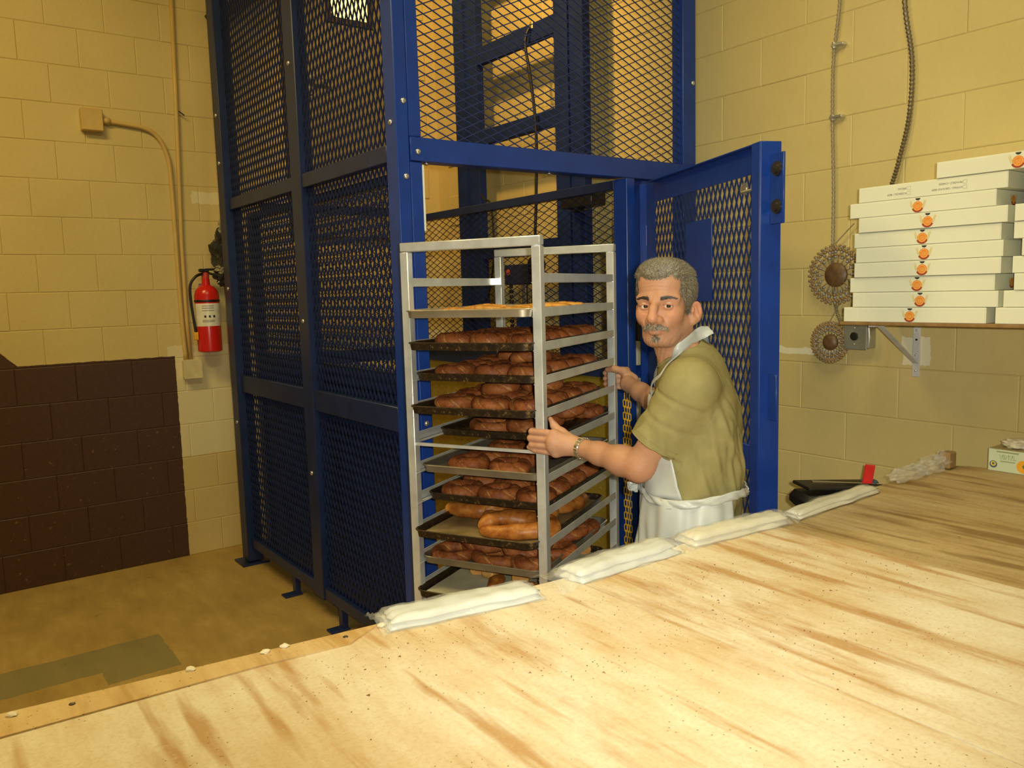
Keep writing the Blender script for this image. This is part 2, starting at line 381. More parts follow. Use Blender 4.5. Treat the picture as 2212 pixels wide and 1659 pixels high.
# gate frame is a channel: stiles and rails have a web and two lips (local x along the gate, y out of it)
def channel(name, a, b, lip, vertical):
    (x0, z0), (x1, z1) = a, b; mb = MB()
    mb.bb((x0, -.003, z0), (x1, .003, z1))
    if vertical: mb.bb((lip, -.035, z0), (lip + .004, .035, z1))
    else: mb.bb((x0, -.035, lip), (x1, .035, lip + .004))
    return mb.build(name, BLUE, gate, local=True)
channel('stile', (.0, GZ0), (.095, GZ1), -.001, True); channel('stile', (GL - .012, GZ0), (GL, GZ1), GL - .004, True)
gpart('stile_face', (GL - .055, -.040, GZ0), (GL, -.032, GZ1))
gpart('stile_face', (GL + .0, -.040, GZ0), (GL + .006, .036, GZ1))
channel('rail', (.096, GZ1 - .09), (GL - .013, GZ1), GZ1 - .004, False); channel('rail', (.096, GZ0), (GL - .013, GZ0 + .09), GZ0, False)
gpart('rail', (.096, -.012, .91), (GL - .013, .012, 1.00))
for z0, z1 in ((GZ0 + .09, .91), (1.0, GZ1 - .09)):
    expanded(MB(), GL - .012 - .096, z1 - z0, lambda a, b, n, z0=z0: (.096 + a, n, z0 + b), False).build('mesh_panel', BLUE_MESH, gate, local=True)
gpart('sign_plate', (.435, -.011, 1.505), (.665, -.007, 1.82))
gpart('latch_plate', (GL + .007, -.005, 1.76), (GL + .085, .003, 1.985)); gpart('latch_plate', (GL + .007, -.006, 1.11), (GL + .055, .002, 1.265))
for z in (1.935, 1.815):
    mb = MB().lathe([(.024, 0), (.024, .006), (.017, .008), (.017, .014), (.008, .016)], n=18); q = Matrix.Rotation(PI / 2, 3, 'X')
    MB_ = MB(); MB_.add([q @ Vector(v) + Vector((GL + .052, -.006, z)) for v in mb.v], mb.f)
    MB_.build('magnet_disc', M('dark_steel', (.10, .085, .07), .35, .8), gate, smooth=True, local=True)
gpart('hasp_plate', (GL - .10, -.008, 1.80), (GL - .058, -.004, 1.955))
mb = MB().bb((GL - .075, -.020, 1.855), (GL - .058, -.009, 1.945), ch=.002).tube([(GL - .065, -.016, 1.885), (GL - .15, -.022, 1.883)], .006, 8).box((GL - .135, -.02, 1.895), (.03, .008, .03), Matrix.Rotation(.7, 3, 'Y'))
mb.build('latch_bolt', ZINC, gate, smooth=True, local=True)
for z in (.5, 1.1, 1.8): MB().tube([(-.004, .0, z - .045), (-.004, .0, z + .045)], .010, 10).build('hinge', BLUE, gate, local=True)

# ------------------------------------------------------------------ lift platform inside the cage
def diamond_mat():
    m, nt, b = nt_new('yellow_tread_plate'); v = objvec(nt)
    n = noise_n(nt, 7, 4, v); nt.links.new(ramp(nt, n, [(.3, (.36, .26, .035)), (.7, (.47, .35, .06))]), b.inputs['Base Color'])
    b.inputs['Roughness'].default_value = .33; b.inputs['Metallic'].default_value = .35
    bump(nt, b, noise_n(nt, 90, 2, v), .12); return m
DIAM = diamond_mat()
car = empty('lift_platform', (2.12, 3.5, 0), 'lift platform with mesh sides and yellow tread plate inside the blue cage', 'lift platform')
def lpart(name, a, b, m=NAVY): return MB().bb(a, b, ch=.002).build(name, m, car)
XL0, XL1, Y0, Y1 = 1.62, 2.62, 2.80, 4.70
for x, nm in ((XL0, 'l'), (XL1, 'r')):
    ya = 2.80 if nm == 'l' else 2.645
    yb = 4.70
    lpart('post', (x - .02, ya, .04), (x + .03, ya + (.05 if nm == 'l' else .085), 2.05), BLUE if nm == 'r' else NAVY); lpart('post', (x - .02, yb - .05, .04), (x + .03, yb + .03, 2.05))
    lpart('top_rail', (x - .018, ya + .086, 2.008), (x + .028, yb - .051, 2.05)); lpart('middle_rail', (x - .018, ya + .086, 1.146), (x + .028, yb - .051, 1.235))
    expanded(MB(), yb - .052 - ya - .087, 2.007 - 1.236, lambda a, b, n, x=x, ya=ya: (x + .004 + n, ya + .087 + a, 1.236 + b), True, sw=.0030, st=.0030).build('mesh_panel', MESH_SHADED, car)
    lpart('tread_plate', (x - .004, ya + .086, .06), (x + .004, yb - .051, 1.145), DIAM if nm == 'r' else NAVY)
    if nm == 'r':   # raised lozenges of the tread plate
        mb = MB()
        for i in range(46):
            for j in range(27):
                y, z = 2.76 + i * .040 + (j % 2) * .02, .10 + j * .0385; s = 1 if (i + j) % 2 else -1
                a, c = Vector((0, math.cos(.7 * s), math.sin(.7 * s))) * .0115, Vector((0, -math.sin(.7 * s), math.cos(.7 * s))) * .0032
                p = Vector((x - .0042, y, z)); mb.add([p - a, p - c, p + a, p + c, p + Vector((-.0022, 0, 0))], [(0, 1, 4), (1, 2, 4), (2, 3, 4), (3, 0, 4)])
        tag(mb.build('raised_lozenges', DIAM, car), kind='stuff')
lpart('back_rail', (XL0 + .031, 4.60, 2.05), (XL1 - .021, 4.65, 2.10)); lpart('back_rail', (XL0 + .031, 4.60, 1.15), (XL1 - .021, 4.65, 1.23))
lpart('deck', (XL0 + .032, 2.80, .02), (XL1 - .022, 4.60, .058), DIAM)

# yellow chain hooked beside the opening
ch = empty('chain', (2.60, 2.60, .7), 'yellow plastic chain hanging double beside the cage opening', 'chain')
def link(mb, c, ax, s=.013, r=.0024, w=.0075):
    pts = []
    for k in range(12):
        a = 2 * PI * k / 12; pts.append(Vector(c) + ax * (w * math.cos(a)) + Vector((0, 0, 1)) * ((s if math.sin(a) > 0 else -s) + w * math.sin(a) - (0)))
    mb.tube(pts, r, 5, closed=True)
for st, xo in ((0, 0), (1, .022), (2, .042)):
    mb = MB(); z = 1.075 - st * .004; k = 0
    while z > .14:
        ax = Vector((.75, -.66, 0)) if k % 2 else Vector((.66, .75, 0))
        link(mb, (2.558 + xo * .42, 2.63 - xo * .32, z), ax, .011, .0022, .0065); z -= .029; k += 1
    mb.build('yellow_strand', YCHAIN, ch, smooth='all')
mb = MB()
for k in range(3):
    link(mb, (2.566, 2.623, 1.085 + k * .022), Vector((.75, -.66, 0)) if k % 2 else Vector((.66, .75, 0)), .008, .003)
mb.tube([(2.566, 2.623, 1.140), (2.575, 2.635, 1.155), (2.596, 2.643, 1.16)], .004, 6); mb.build('steel_links', CHROME, ch, smooth='all')

# ------------------------------------------------------------------ lift mast on the right wall
mast = empty('lift_mast', (2.95, 3.9, 0), 'dark blue lift mast of two columns with cross beams against the right wall', 'lift mast')
def mpart(name, a, b, m=MASTM): return MB().bb(a, b, ch=.003).build(name, m, mast)
for y0, y1 in ((4.26, 4.53), (3.275, 3.53)):
    mb = MB().bb((2.93, y0 + .02, 0), (2.985, y1, TOP), ch=.003); mb.bb((2.918, y1 - .13, 0), (2.931, y1 - .115, TOP)); mb.build('column', MASTM, mast)
    for zb in (.6, 3.75): mpart('wall_bracket', (2.986, y0 + .08, zb), (XR - .001, y0 + .16, zb + .06))
for z0, z1 in ((2.95, 3.05), (2.465, 2.555), (1.765, 1.855), (3.45, 3.55)): mpart('cross_beam', (2.935, 3.531, z0), (2.98, 4.279, z1))
mpart('bracket_plate', (2.90, 3.26, 1.975), (2.925, 3.38, 2.06), BLACKP); mpart('bracket_arm', (2.80, 3.10, 1.985), (2.90, 3.34, 2.05), BLACKP)
MB().tube([(2.98, 3.90, 0), (2.98, 3.90, 1.42)], .06, 20).build('lift_cylinder', BLUE, mast, smooth=True)
MB().tube([(2.98, 3.90, 1.42), (2.98, 3.90, 1.60)], .034, 20).build('piston_rod', CHROME, mast, smooth=True)
MB().bb((2.92, 3.80, 1.60), (3.04, 4.03, 1.72), ch=.006).build('head_block', NAVY, mast); MB().lathe([(.05, -.03), (.055, -.02), (.055, .02), (.05, .03)], (2.97, 3.775, 1.71), 20, 'x').build('chain_wheel', BLACKP, mast)
MB().tube([(2.919, 3.985, 1.675), (2.914, 3.985, 1.675)], .018, 12).build('red_sticker', M('sticker_red', (.65, .10, .03), .5), mast)
for y in (3.79, 4.01):
    mb = MB()
    for k in range(48): mb.box((2.955, y, .18 + k * .03), (.016, .02 if k % 2 else .028, .022), ch=.003)
    mb.build('roller_chain', M('oily_chain', (.05, .035, .025), .35, .6), mast)
mpart('foot_plate', (2.90, 3.2, 0), (3.10, 4.6, .015))
def hose(name, pts, r, label, m=BLACKP):
    return tag(MB().tube(smooth_path(pts, 6), r, 8).build(name, m, smooth='all', origin=pts[0]), label, 'hose')
def smooth_path(pts, n=6, closed=False):
    P_ = [Vector(p) for p in pts]; out = []; L = len(P_)
    for i in range(L if closed else L - 1):
        a, b, c, d = (P_[(i - 1) % L] if closed or i else P_[i]), P_[i], P_[(i + 1) % L], (P_[(i + 2) % L] if closed or i + 2 < L else P_[(i + 1) % L])
        for k in range(n):
            t = k / n; out.append(.5 * ((2 * b) + (c - a) * t + (2 * a - 5 * b + 4 * c - d) * t * t + (3 * b - a - 3 * c + d) * t ** 3))
    if not closed: out.append(P_[-1])
    return out
hz = hose('hydraulic_hose', [(2.935, 3.72, 3.05), (2.90, 3.74, 2.95), (2.90, 3.70, 2.75), (2.90, 3.66, 2.45), (2.89, 3.66, 2.1), (2.885, 3.67, 1.9), (2.93, 3.75, 1.66)], .0085, 'black hose with brass tip hanging between the mast columns')
MB().tube([(2.937, 3.72, 3.055), (2.935, 3.72, 3.02)], .012, 10).build('brass_tip', M('brass', (.75, .5, .15), .3, .9), hz)
hose('control_cable', [(2.93, 4.27, 2.17), (2.91, 4.20, 2.13), (2.90, 4.12, 2.09), (2.90, 4.10, 1.9), (2.90, 4.11, 1.75), (2.92, 4.2, 1.55), (2.93, 4.27, 1.50)], .006, 'thin black cable looping beside the far mast column')

# ------------------------------------------------------------------ upper door on the back wall, dark diagonal bar
dr = tag(empty('door_1', (2.43, YB, 1.95), 'tan upper level door with lit window and lever handle'), kind='structure')
DOORM = M('door_tan', (.23, .195, .12), .5, 0, .08, 6)
MB().bb((2.05, YB - .045, 1.95), (2.80, YB - .005, 3.98), ch=.003).build('leaf', DOORM, dr)
fr = MB().bb((2.30, YB - .06, 3.315), (2.335, YB - .046, 3.95)).bb((2.595, YB - .06, 3.315), (2.63, YB - .046, 3.95)).bb((2.335, YB - .06, 3.315), (2.595, YB - .046, 3.35)).build('window_frame', M('frame_dark', (.05, .035, .02), .5), dr)
m, nt, b = nt_new('lit_pane'); b.inputs['Base Color'].default_value = (.9, .8, .3, 1); b.inputs['Emission Color'].default_value = (1, .86, .24, 1); b.inputs['Emission Strength'].default_value = 2.2
MB().bb((2.335, YB - .052, 3.35), (2.595, YB - .047, 3.95)).build('pane', m, dr)
MB().lathe([(.028, 0), (.028, -.012), (.014, -.014), (.014, -.05), (.02, -.055)], (2.17, YB - .045, 2.945), 16, 'y').tube([(2.17, YB - .095, 2.945), (2.29, YB - .095, 2.94)], .009, 8).lathe([(.026, 0), (.026, -.010)], (2.17, YB - .045, 2.87), 16, 'y').build('lever_handle', ZINC, dr, smooth=True)
MB().bb((2.0, YB - .03, 1.95), (2.049, YB - .001, 4.0)).bb((2.801, YB - .03, 1.95), (2.85, YB - .001, 4.0)).build('door_frame', M('frame_dark', (.05, .035, .02), .5), dr)
mb = MB().box((1.79, YB - .03, 3.36), (.55, .04, .07), Matrix.Rotation(-.62, 3, 'Y'))  # added bar standing in for a dark diagonal band on the wall
tag(mb.build('diagonal_bar', DARKBR, origin=(1.79, YB - .03, 3.36)), 'dark brown diagonal bar high on the wall behind the mesh', 'bar')

# ------------------------------------------------------------------ conduits, boxes, extinguisher on the back wall
tag(MB().tube([(1.372, YB - .014, 3.6), (1.345, YB - .014, 2.6), (1.322, YB - .014, 1.9), (1.318, YB - .014, 1.45), (1.325, YB - .014, 1.206)], .0125, 10).build('conduit_pipe', CONDUIT, smooth='all', origin=(1.32, YB - .014, 1.3)), 'straight painted conduit running up the wall beside the junction boxes', 'pipe')
cb = empty('branch_conduit', (.91, YB, 2.53), 'painted conduit bending from a wall box down to the lower box', 'pipe')
MB().tube(smooth_path([(.945, YB - .016, 2.568), (1.06, YB - .016, 2.560), (1.17, YB - .016, 2.545), (1.235, YB - .016, 2.50), (1.272, YB - .016, 2.42), (1.288, YB - .016, 2.30), (1.290, YB - .016, 1.9), (1.290, YB - .016, 1.5), (1.297, YB - .016, 1.206)], 5), .0125, 10).build('pipe', CONDUIT, cb, smooth='all')
MB().tube([(.945, YB - .016, 2.568), (.985, YB - .016, 2.566)], .019, 10).build('connector', CONDUIT, cb, smooth='all')
MB().bb((.835, YB - .05, 2.505), (.945, YB - .001, 2.625), ch=.004).build('upper_box', CONDUIT, cb)
MB().bb((1.275, YB - .05, 1.095), (1.378, YB - .001, 1.205), ch=.004).build('lower_box', M('box_cream', (.66, .58, .32), .5), cb)
MB().bb((1.272, YB - .055, 1.092), (1.381, YB - .0505, 1.208), ch=.002).build('cover_plate', M('box_cream', (.66, .58, .32), .5), cb)
tag(MB().tube([(1.355, YB - .03, 2.66), (1.385, YB - .034, 2.638)], .004, 6).build('wire_stub', BLACKP, origin=(1.37, YB - .03, 2.65)), 'short black wire end poking out by the straight conduit', 'wire')
ex = empty('fire_extinguisher', (1.425, YB - .085, 1.25), 'red fire extinguisher with white label on the mustard wall', 'fire extinguisher')
EX = Vector((1.425, YB - .085, 0))
MB().lathe([(.060, 1.250), (.069, 1.256), (.070, 1.27), (.070, 1.585), (.064, 1.615), (.045, 1.638), (.024, 1.648), (.022, 1.685)], EX, 32).build('cylinder', RED, ex, smooth=True)
MB().lathe([(.0708, 1.405), (.0712, 1.408), (.0712, 1.537), (.0708, 1.54)], EX, 32).build('label_sleeve', M('label_white', (.80, .78, .66), .35), ex, smooth=True)
mb = MB()
for zi, wds in ((1.525, .045), (1.512, .06), (1.498, .05), (1.44, .065), (1.432, .055)):
    for k in range(-4, 5):
        a = -PI / 2 - .25 + k * .11
        if abs(k) * .011 < wds: mb.box(EX + Vector((.0716 * math.cos(a), .0716 * math.sin(a), zi)), (.0012, .005, .0035), Matrix.Rotation(a, 3, 'Z'))
mb.build('label_print', BLACKP, ex)
mb = MB()
for k, sh in enumerate(('A', 'B', 'C')):
    a = -PI / 2 - .5 + k * .36; mb.box(EX + Vector((.0716 * math.cos(a), .0716 * math.sin(a), 1.463)), (.0012, .011, .013), Matrix.Rotation(a, 3, 'Z'))
mb.build('class_symbols', BLACKP, ex)
MB().lathe([(.0715, 1.548), (.073, 1.55), (.073, 1.560), (.0715, 1.562)], EX, 32).build('strap', BLACKP, ex, smooth=True)
MB().lathe([(.020, 1.685), (.022, 1.70), (.020, 1.725)], EX, 16).build('valve', M('valve_red', (.55, .05, .03), .4), ex, smooth=True)
MB().box(EX + Vector((-.01, -.01, 1.735)), (.055, .03, .02), ch=.004).tube([EX + Vector((.0, -.01, 1.74)), EX + Vector((.09, -.02, 1.742)), EX + Vector((.14, -.022, 1.745))], .007, 8).build('carry_handle', BLACKP, ex)
MB().tube([EX + Vector((.01, -.01, 1.722)), EX + Vector((.07, -.02, 1.70)), EX + Vector((.14, -.025, 1.675))], .007, 8).build('squeeze_lever', BLACKP, ex)
MB().tube(smooth_path([EX + Vector((-.02, -.01, 1.715)), EX + Vector((-.06, -.02, 1.70)), EX + Vector((-.095, -.02, 1.65)), EX + Vector((-.098, -.02, 1.55)), EX + Vector((-.085, -.02, 1.40)), EX + Vector((-.082, -.02, 1.37))], 5), .0085, 8).build('hose', BLACKP, ex, smooth='all')
MB().bb(EX + Vector((-.094, -.03, 1.325)), EX + Vector((-.070, -.012, 1.372)), ch=.003).build('nozzle_tag', M('tag_yellow', (.8, .42, .03), .4), ex)
MB().bb((1.40, YB - .02, 1.50), (1.45, YB - .001, 1.66)).build('wall_hook', ZINC, ex)
# crumpled bag
def lump(c, r, seed, amp, name, m, sub=4):
    bm = bmesh.new(); bmesh.ops.create_icosphere(bm, subdivisions=sub, radius=1)
    for v in bm.verts:
        p = v.co.copy(); q = p * 1.9 + Vector((seed, 0, 0))
        d = 1 + amp * (abs(noise.noise(q)) * 1.6 - .35) + amp * .5 * noise.noise(q * 3.1)
        v.co = Vector((p.x * r[0] * d, p.y * r[1] * d, p.z * r[2] * d))
    me = bpy.data.meshes.new(name); bm.to_mesh(me); bm.free(); me.materials.append(m)
    o = bpy.data.objects.new(name, me); COL.objects.link(o); o.location = c; return o
bag = empty('plastic_bag', (1.57, YB - .09, 1.82), 'black plastic bag hung on the wall above the fire extinguisher', 'bag')
BAGM = M('black_film', (.035, .032, .025), .22, 0, .5, 14); BAGC = M('clear_grey_film', (.32, .29, .18), .2, 0, .4, 16)
for c, r, s, mm, nm in (((-.005, 0, .01), (.085, .06, .145), 3., BAGM, 'dark_bundle'), ((-.01, -.01, .145), (.045, .03, .075), 5., BAGC, 'bag_neck'), ((0, 0, -.12), (.085, .06, .06), 8., BAGM, 'bag_bottom'), ((-.03, -.03, -.075), (.055, .03, .03), 9., BAGC, 'clear_band')):
    o = lump(c, r, s, .45, nm, mm); o.parent = bag; o.location = c

# ------------------------------------------------------------------ right wall: cables, bead hangings, box, shelf and cartons
ARM_D = M('armoured_cable', (.20, .16, .10), .4, .5, .3, 200); ARM_L = M('armoured_cable_grey', (.34, .29, .19), .45, .3, .35, 200)
def armoured(name, pts, r, label, m):
    path = smooth_path(pts, 26); mb = MB(); rs = []
    for i in range(len(path)): rs.append(r * (1.0 if i % 2 else .62))
    return tag(mb.tube(path, rs, 8).build(name, m, smooth=True, origin=pts[-1]), label, 'cable')
ca = armoured('armoured_cable', [(XR - .02, 1.942, 2.98), (XR - .018, 1.942, 2.70), (XR - .018, 1.966, 2.466), (XR - .018, 1.966, 2.236), (XR - .018, 1.956, 1.964), (XR - .018, 1.954, 1.717), (XR - .022, 1.95, 1.60), (XR - .022, 1.93, 1.45), (XR - .022, 1.89, 1.37), (XR - .03, 1.862, 1.345)], .0078, 'thin grey armoured cable clamped down the block wall to the metal box', ARM_L)
for z, y in ((2.52, 1.962), (2.236, 1.964)):
    MB().bb((XR - .03, y - .045, z - .006), (XR - .001, y + .012, z + .006), ch=.002).tube([(XR - .018, y, z - .012), (XR - .018, y, z + .012)], .012, 10).build('clamp', ZINC, ca, smooth=True)
armoured('armoured_cable', [(XR - .022, 1.69, 2.98), (XR - .02, 1.675, 2.617), (XR - .02, 1.640, 2.39), (XR - .02, 1.644, 2.187), (XR - .024, 1.679, 2.016), (XR - .03, 1.72, 1.85), (XR - .03, 1.75, 1.55), (XR - .03, 1.76, 1.46)], .0105, 'thick dark armoured cable curving down behind the stacked cartons', ARM_D)
eb = empty('electrical_box', (XR, 1.80, 1.345), 'square galvanised electrical box under the carton shelf', 'electrical box')
GALV = M('galvanised', (.42, .41, .34), .4, .7, .15, 12)
MB().bb((XR - .058, 1.765, 1.295), (XR - .001, 1.862, 1.390), ch=.004).build('body', GALV, eb); MB().bb((XR - .064, 1.770, 1.290), (XR - .0585, 1.868, 1.395), ch=.004).build('cover', GALV, eb)
MB().lathe([(.017, 0), (.017, -.004), (.013, -.005)], (XR - .064, 1.822, 1.345), 18, 'x').build('knockout', BLACKP, eb)
for z in (1.312, 1.378): dome(MB(), (XR - .064, 1.822, z), .004, (-1, 0, 0)).build('screw', ZINC, eb)
MB().tube([(XR - .05, 1.768, 1.385), (XR - .055, 1.762, 1.34), (XR - .05, 1.768, 1.30)], .006, 8).build('side_strap', ZINC, eb, smooth=True)

WOODB = M('dark_bead_wood', (.14, .075, .03), .45, 0, .3, 40); BEADM = M('grey_bead', (.30, .30, .32), .25, .2, .3, 60); BEADW = M('brown_bead', (.30, .19, .08), .4, 0, .3, 40)
def bead_disc(c, R, rc, label):
    r = empty('beaded_wall_hanging', c, label, 'wall hanging', 'beaded wall hangings'); c = Vector(c)
    MB().lathe([(rc, 0), (rc, -.008), (rc * .8, -.016), (rc * .3, -.02)], c, 24, 'x').build('centre_disc', WOODB, r, smooth=True)
    mg, mw = MB(), MB()
    def ball(mb, y, z, s, dx=0):
        t = MB().lathe([(s * .4, -s * .9), (s * .9, -s * .45), (s, 0), (s * .9, s * .45), (s * .4, s * .9)], c + Vector((-.008 - dx, y, z)), 7, 'x'); mb.add(t.v, t.f)
    for ring, (f, n, s) in enumerate(((.62, 16, .0064), (.80, 22, .0070), (.97, 28, .0068))):
        for k in range(n):
            a = 2 * PI * (k + .5 * ring) / n; ball(mg, R * f * math.cos(a), R * f * math.sin(a), s)
    for f, n, s in ((.70, 36, .0058), (.88, 46, .0066), (.93, 46, .0062), (1.02, 36, .0064)):
        for k in range(n):
            a = 2 * PI * k / n + f * 7; ball(mw, R * f * math.cos(a), R * f * math.sin(a), s, .002)
    for k in range(18):
        a = 2 * PI * k / 18; d = Vector((0, math.cos(a), math.sin(a))); mw.tube([c + Vector((-.007, 0, 0)) + d * rc * .95, c + Vector((-.007, 0, 0)) + d * R * .66], .0022, 5)
    tag(mg.build('grey_beads', BEADM, r, smooth='all'), kind='stuff'); tag(mw.build('brown_beads', BEADW, r, smooth='all'), kind='stuff')
    return r
b1 = bead_disc((XR - .034, 1.925, 1.595), .118, .05, 'large beaded disc hanging beside the cartons, the upper one')
MB().tube([(XR - .03, 1.95, 1.71), (XR - .02, 1.86, 1.80)], .0025, 6).build('hanging_cord', ARM_L, b1)
b2 = bead_disc((XR - .034, 1.945, 1.315), .082, .034, 'small beaded disc hanging lowest, left of the metal box')
MB().tube([(XR - .03, 1.96, 1.39), (XR - .03, 1.915, 1.47)], .0025, 6).build('hanging_cord', ARM_L, b2)

sh = empty('carton_shelf', (2.94, 1.2, 1.41), 'thin brown wall shelf on a white bracket carrying cartons', 'shelf')
MB().bb((2.742, .25, 1.409), (XR - .002, 1.690, 1.421), ch=.002).build('board', M('hardboard', (.30, .17, .06), .5, 0, .2, 30), sh)
WB = M('bracket_white', (.62, .62, .62), .4)
MB().bb((XR - .008, 1.583, 1.19), (XR - .001, 1.612, 1.408), ch=.002).build('bracket_leg', WB, sh)
MB().bb((2.80, 1.585, 1.400), (XR - .009, 1.610, 1.4085)).build('bracket_arm', WB, sh)
d = Vector((2.86 - (XR - .01), 0, 1.40 - 1.245)); MB().box((Vector((2.86, 1.597, 1.40)) + Vector((XR - .01, 1.597, 1.245))) / 2, (d.length, .022, .004), Matrix.Rotation(math.atan2(-d.z, d.x), 3, 'Y')).build('bracket_brace', WB, sh)
for z in (1.388, 1.372, 1.335, 1.275, 1.215): dome(MB(), (XR - .008, 1.597, z), .0045, (-1, 0, 0)).build('screw', ZINC if z != 1.335 else BLACKP, sh)
MB().bb((XR - .008, .60, 1.19), (XR - .001, .63, 1.408)).bb((2.80, .602, 1.400), (XR - .009, .628, 1.4085)).build('bracket_leg', WB, sh)

CARD = M('white_card', (.80, .80, .64), .55, 0, .03, 6, .05, 90); CARDIN = M('card_shadow_side', (.80, .78, .62), .6, 0, .04, 8)
ORANGE = M('crest_orange', (.85, .26, .03), .5, 0, .1, 300); CREAMY = M('crest_ring', (.90, .55, .18), .5); MAROON = M('crest_ribbon', (.35, .05, .02), .5); WHEAT = M('crest_wheat', (.72, .55, .16), .5)
INK = M('print_ink', (.10, .09, .08), .6)
def text_mesh(name, cu):
    t = bpy.data.objects.new(name, cu); COL.objects.link(t); bpy.context.view_layer.update()
    me = bpy.data.meshes.new_from_object(t.evaluated_get(bpy.context.evaluated_depsgraph_get())); me.name = name
    bpy.data.objects.remove(t); t = bpy.data.objects.new(name, me); COL.objects.link(t); return t
def crest_meshes():
    """flat printed crest: disc, inner ring, ribbon, two sprays of wheat; in local y (sideways) / z, printed on x=0 facing -x"""
    out = []
    def disc(r, x, n=28, cy=0, cz=0):
        t = MB(); vs = [(x, cy, cz)] + [(x, cy + r * math.cos(2 * PI * k / n), cz + r * math.sin(2 * PI * k / n)) for k in range(n)]
        t.add(vs, [(0, 1 + k, 1 + (k + 1) % n) for k in range(n)]); return t
    out.append((disc(.0112, -.0004).mesh('crest_disc', ORANGE), 'crest_disc'))
    r = MB(); n = 28
    for k in range(n):
        a, b = 2 * PI * k / n, 2 * PI * (k + 1) / n
        r.add([(-.0007, .0090 * math.cos(a), .0090 * math.sin(a)), (-.0007, .0090 * math.cos(b), .0090 * math.sin(b)), (-.0007, .0078 * math.cos(b), .0078 * math.sin(b)), (-.0007, .0078 * math.cos(a), .0078 * math.sin(a))], [(0, 1, 2, 3)])
    for z, w in ((.002, .0052), (-.001, .006), (-.004, .0045)): r.add([(-.0007, -w, z), (-.0007, w, z), (-.0007, w, z + .0012), (-.0007, -w, z + .0012)], [(0, 1, 2, 3)])
    out.append((r.mesh('crest_ring', CREAMY), 'crest_ring'))
    rb = MB()
    for k in range(10):
        a, b = PI + .35 + k * (PI - .7) / 10, PI + .35 + (k + 1) * (PI - .7) / 10
        rb.add([(-.0009, q * math.cos(t), q * math.sin(t) * .95 - .0008) for q, t in ((.0098, a), (.0098, b), (.0134, b), (.0134, a))], [(0, 1, 2, 3)])
    out.append((rb.mesh('crest_ribbon', MAROON), 'crest_ribbon'))
    w = MB()
    for s in (-1, 1):
        for k in range(9):
            t = k / 8; c = Vector((-.0006, s * (.0120 + .0045 * t), -.002 + .0135 * t)); d = Vector((0, s * .5, .85)).normalized() * .0032; e = Vector((0, .85, -s * .5)).normalized() * .0009
            o = e * 1.6 * (1 if k % 2 else -1)
            w.add([c + o - d, c + o + e, c + o + d, c + o - e], [(0, 1, 2, 3)])
    out.append((w.mesh('crest_wheat', WHEAT), 'crest_wheat'))
    for me_, _n in out:
        for v_ in me_.vertices: v_.co.y *= 1.5; v_.co.z *= 1.5
    return out
CREST = crest_meshes()
def put_crest(parent, y, z, x, end=False):
    c = bpy.data.objects.new('printed_crest', CREST[0][0]); COL.objects.link(c); c.parent = parent; c.location = (x, y, z)
    if end: c.rotation_euler = (0, 0, PI / 2)
    for me, nm in CREST[1:]:
        o = bpy.data.objects.new(nm, me); COL.objects.link(o); o.parent = c
    return c
BH, BW, BD = .0515, .492, .375
def carton(y_left, z, x, label, group, crest=True, w=BW, endlogo=False, tilt=0):
    o = empty('carton', (x, y_left - w / 2, z), label, 'carton', group, rz=tilt)
    t = .0018
    MB().bb((0, -w / 2, 0), (BD, w / 2, BH), ch=.0012).build('tray', CARD, o, local=True)
    # lid front flap set in, with a thumb hole
    mb = MB(); fs = []
    MB().bb((-.0014, -w / 2 + .003, .001), (-.0002, w / 2 - .003, BH - .004)).build('front_flap', CARD, o, local=True)
    if crest:
        h = MB(); vs = [(-.0017, 0, 0)]; n = 12
        for k in range(n + 1): vs.append((-.0017, .0085 * math.cos(PI + PI * k / n), .0075 * math.sin(PI + PI * k / n)))
        h.add(vs, [(0, k, k + 1) for k in range(1, n + 1)]); ho = h.build('thumb_hole', M('hole_dark', (.05, .045, .03), .8), o, local=True); ho.location = (0, w / 2 - .246 + 0, BH - .003)
        put_crest(o, w / 2 - .246, BH * .42, -.0016)
    if endlogo: put_crest(o, .0, BH * .45, 0).matrix_local = Matrix.Translation((.12, -w / 2 - .0006, BH * .45)) @ Matrix.Rotation(PI / 2, 4, 'Z') @ Matrix.Scale(.9, 4)
    return o
lefts = [1.678, 1.646, 1.659, 1.6405, 1.637, 1.646, 1.627, 1.663, 1.632]
ordn = ['lowest', 'second lowest', 'third from the shelf', 'fourth from the shelf', 'fifth from the shelf', 'sixth from the shelf', 'seventh from the shelf', 'eighth from the shelf', 'ninth from the shelf']
Z0 = 1.4215
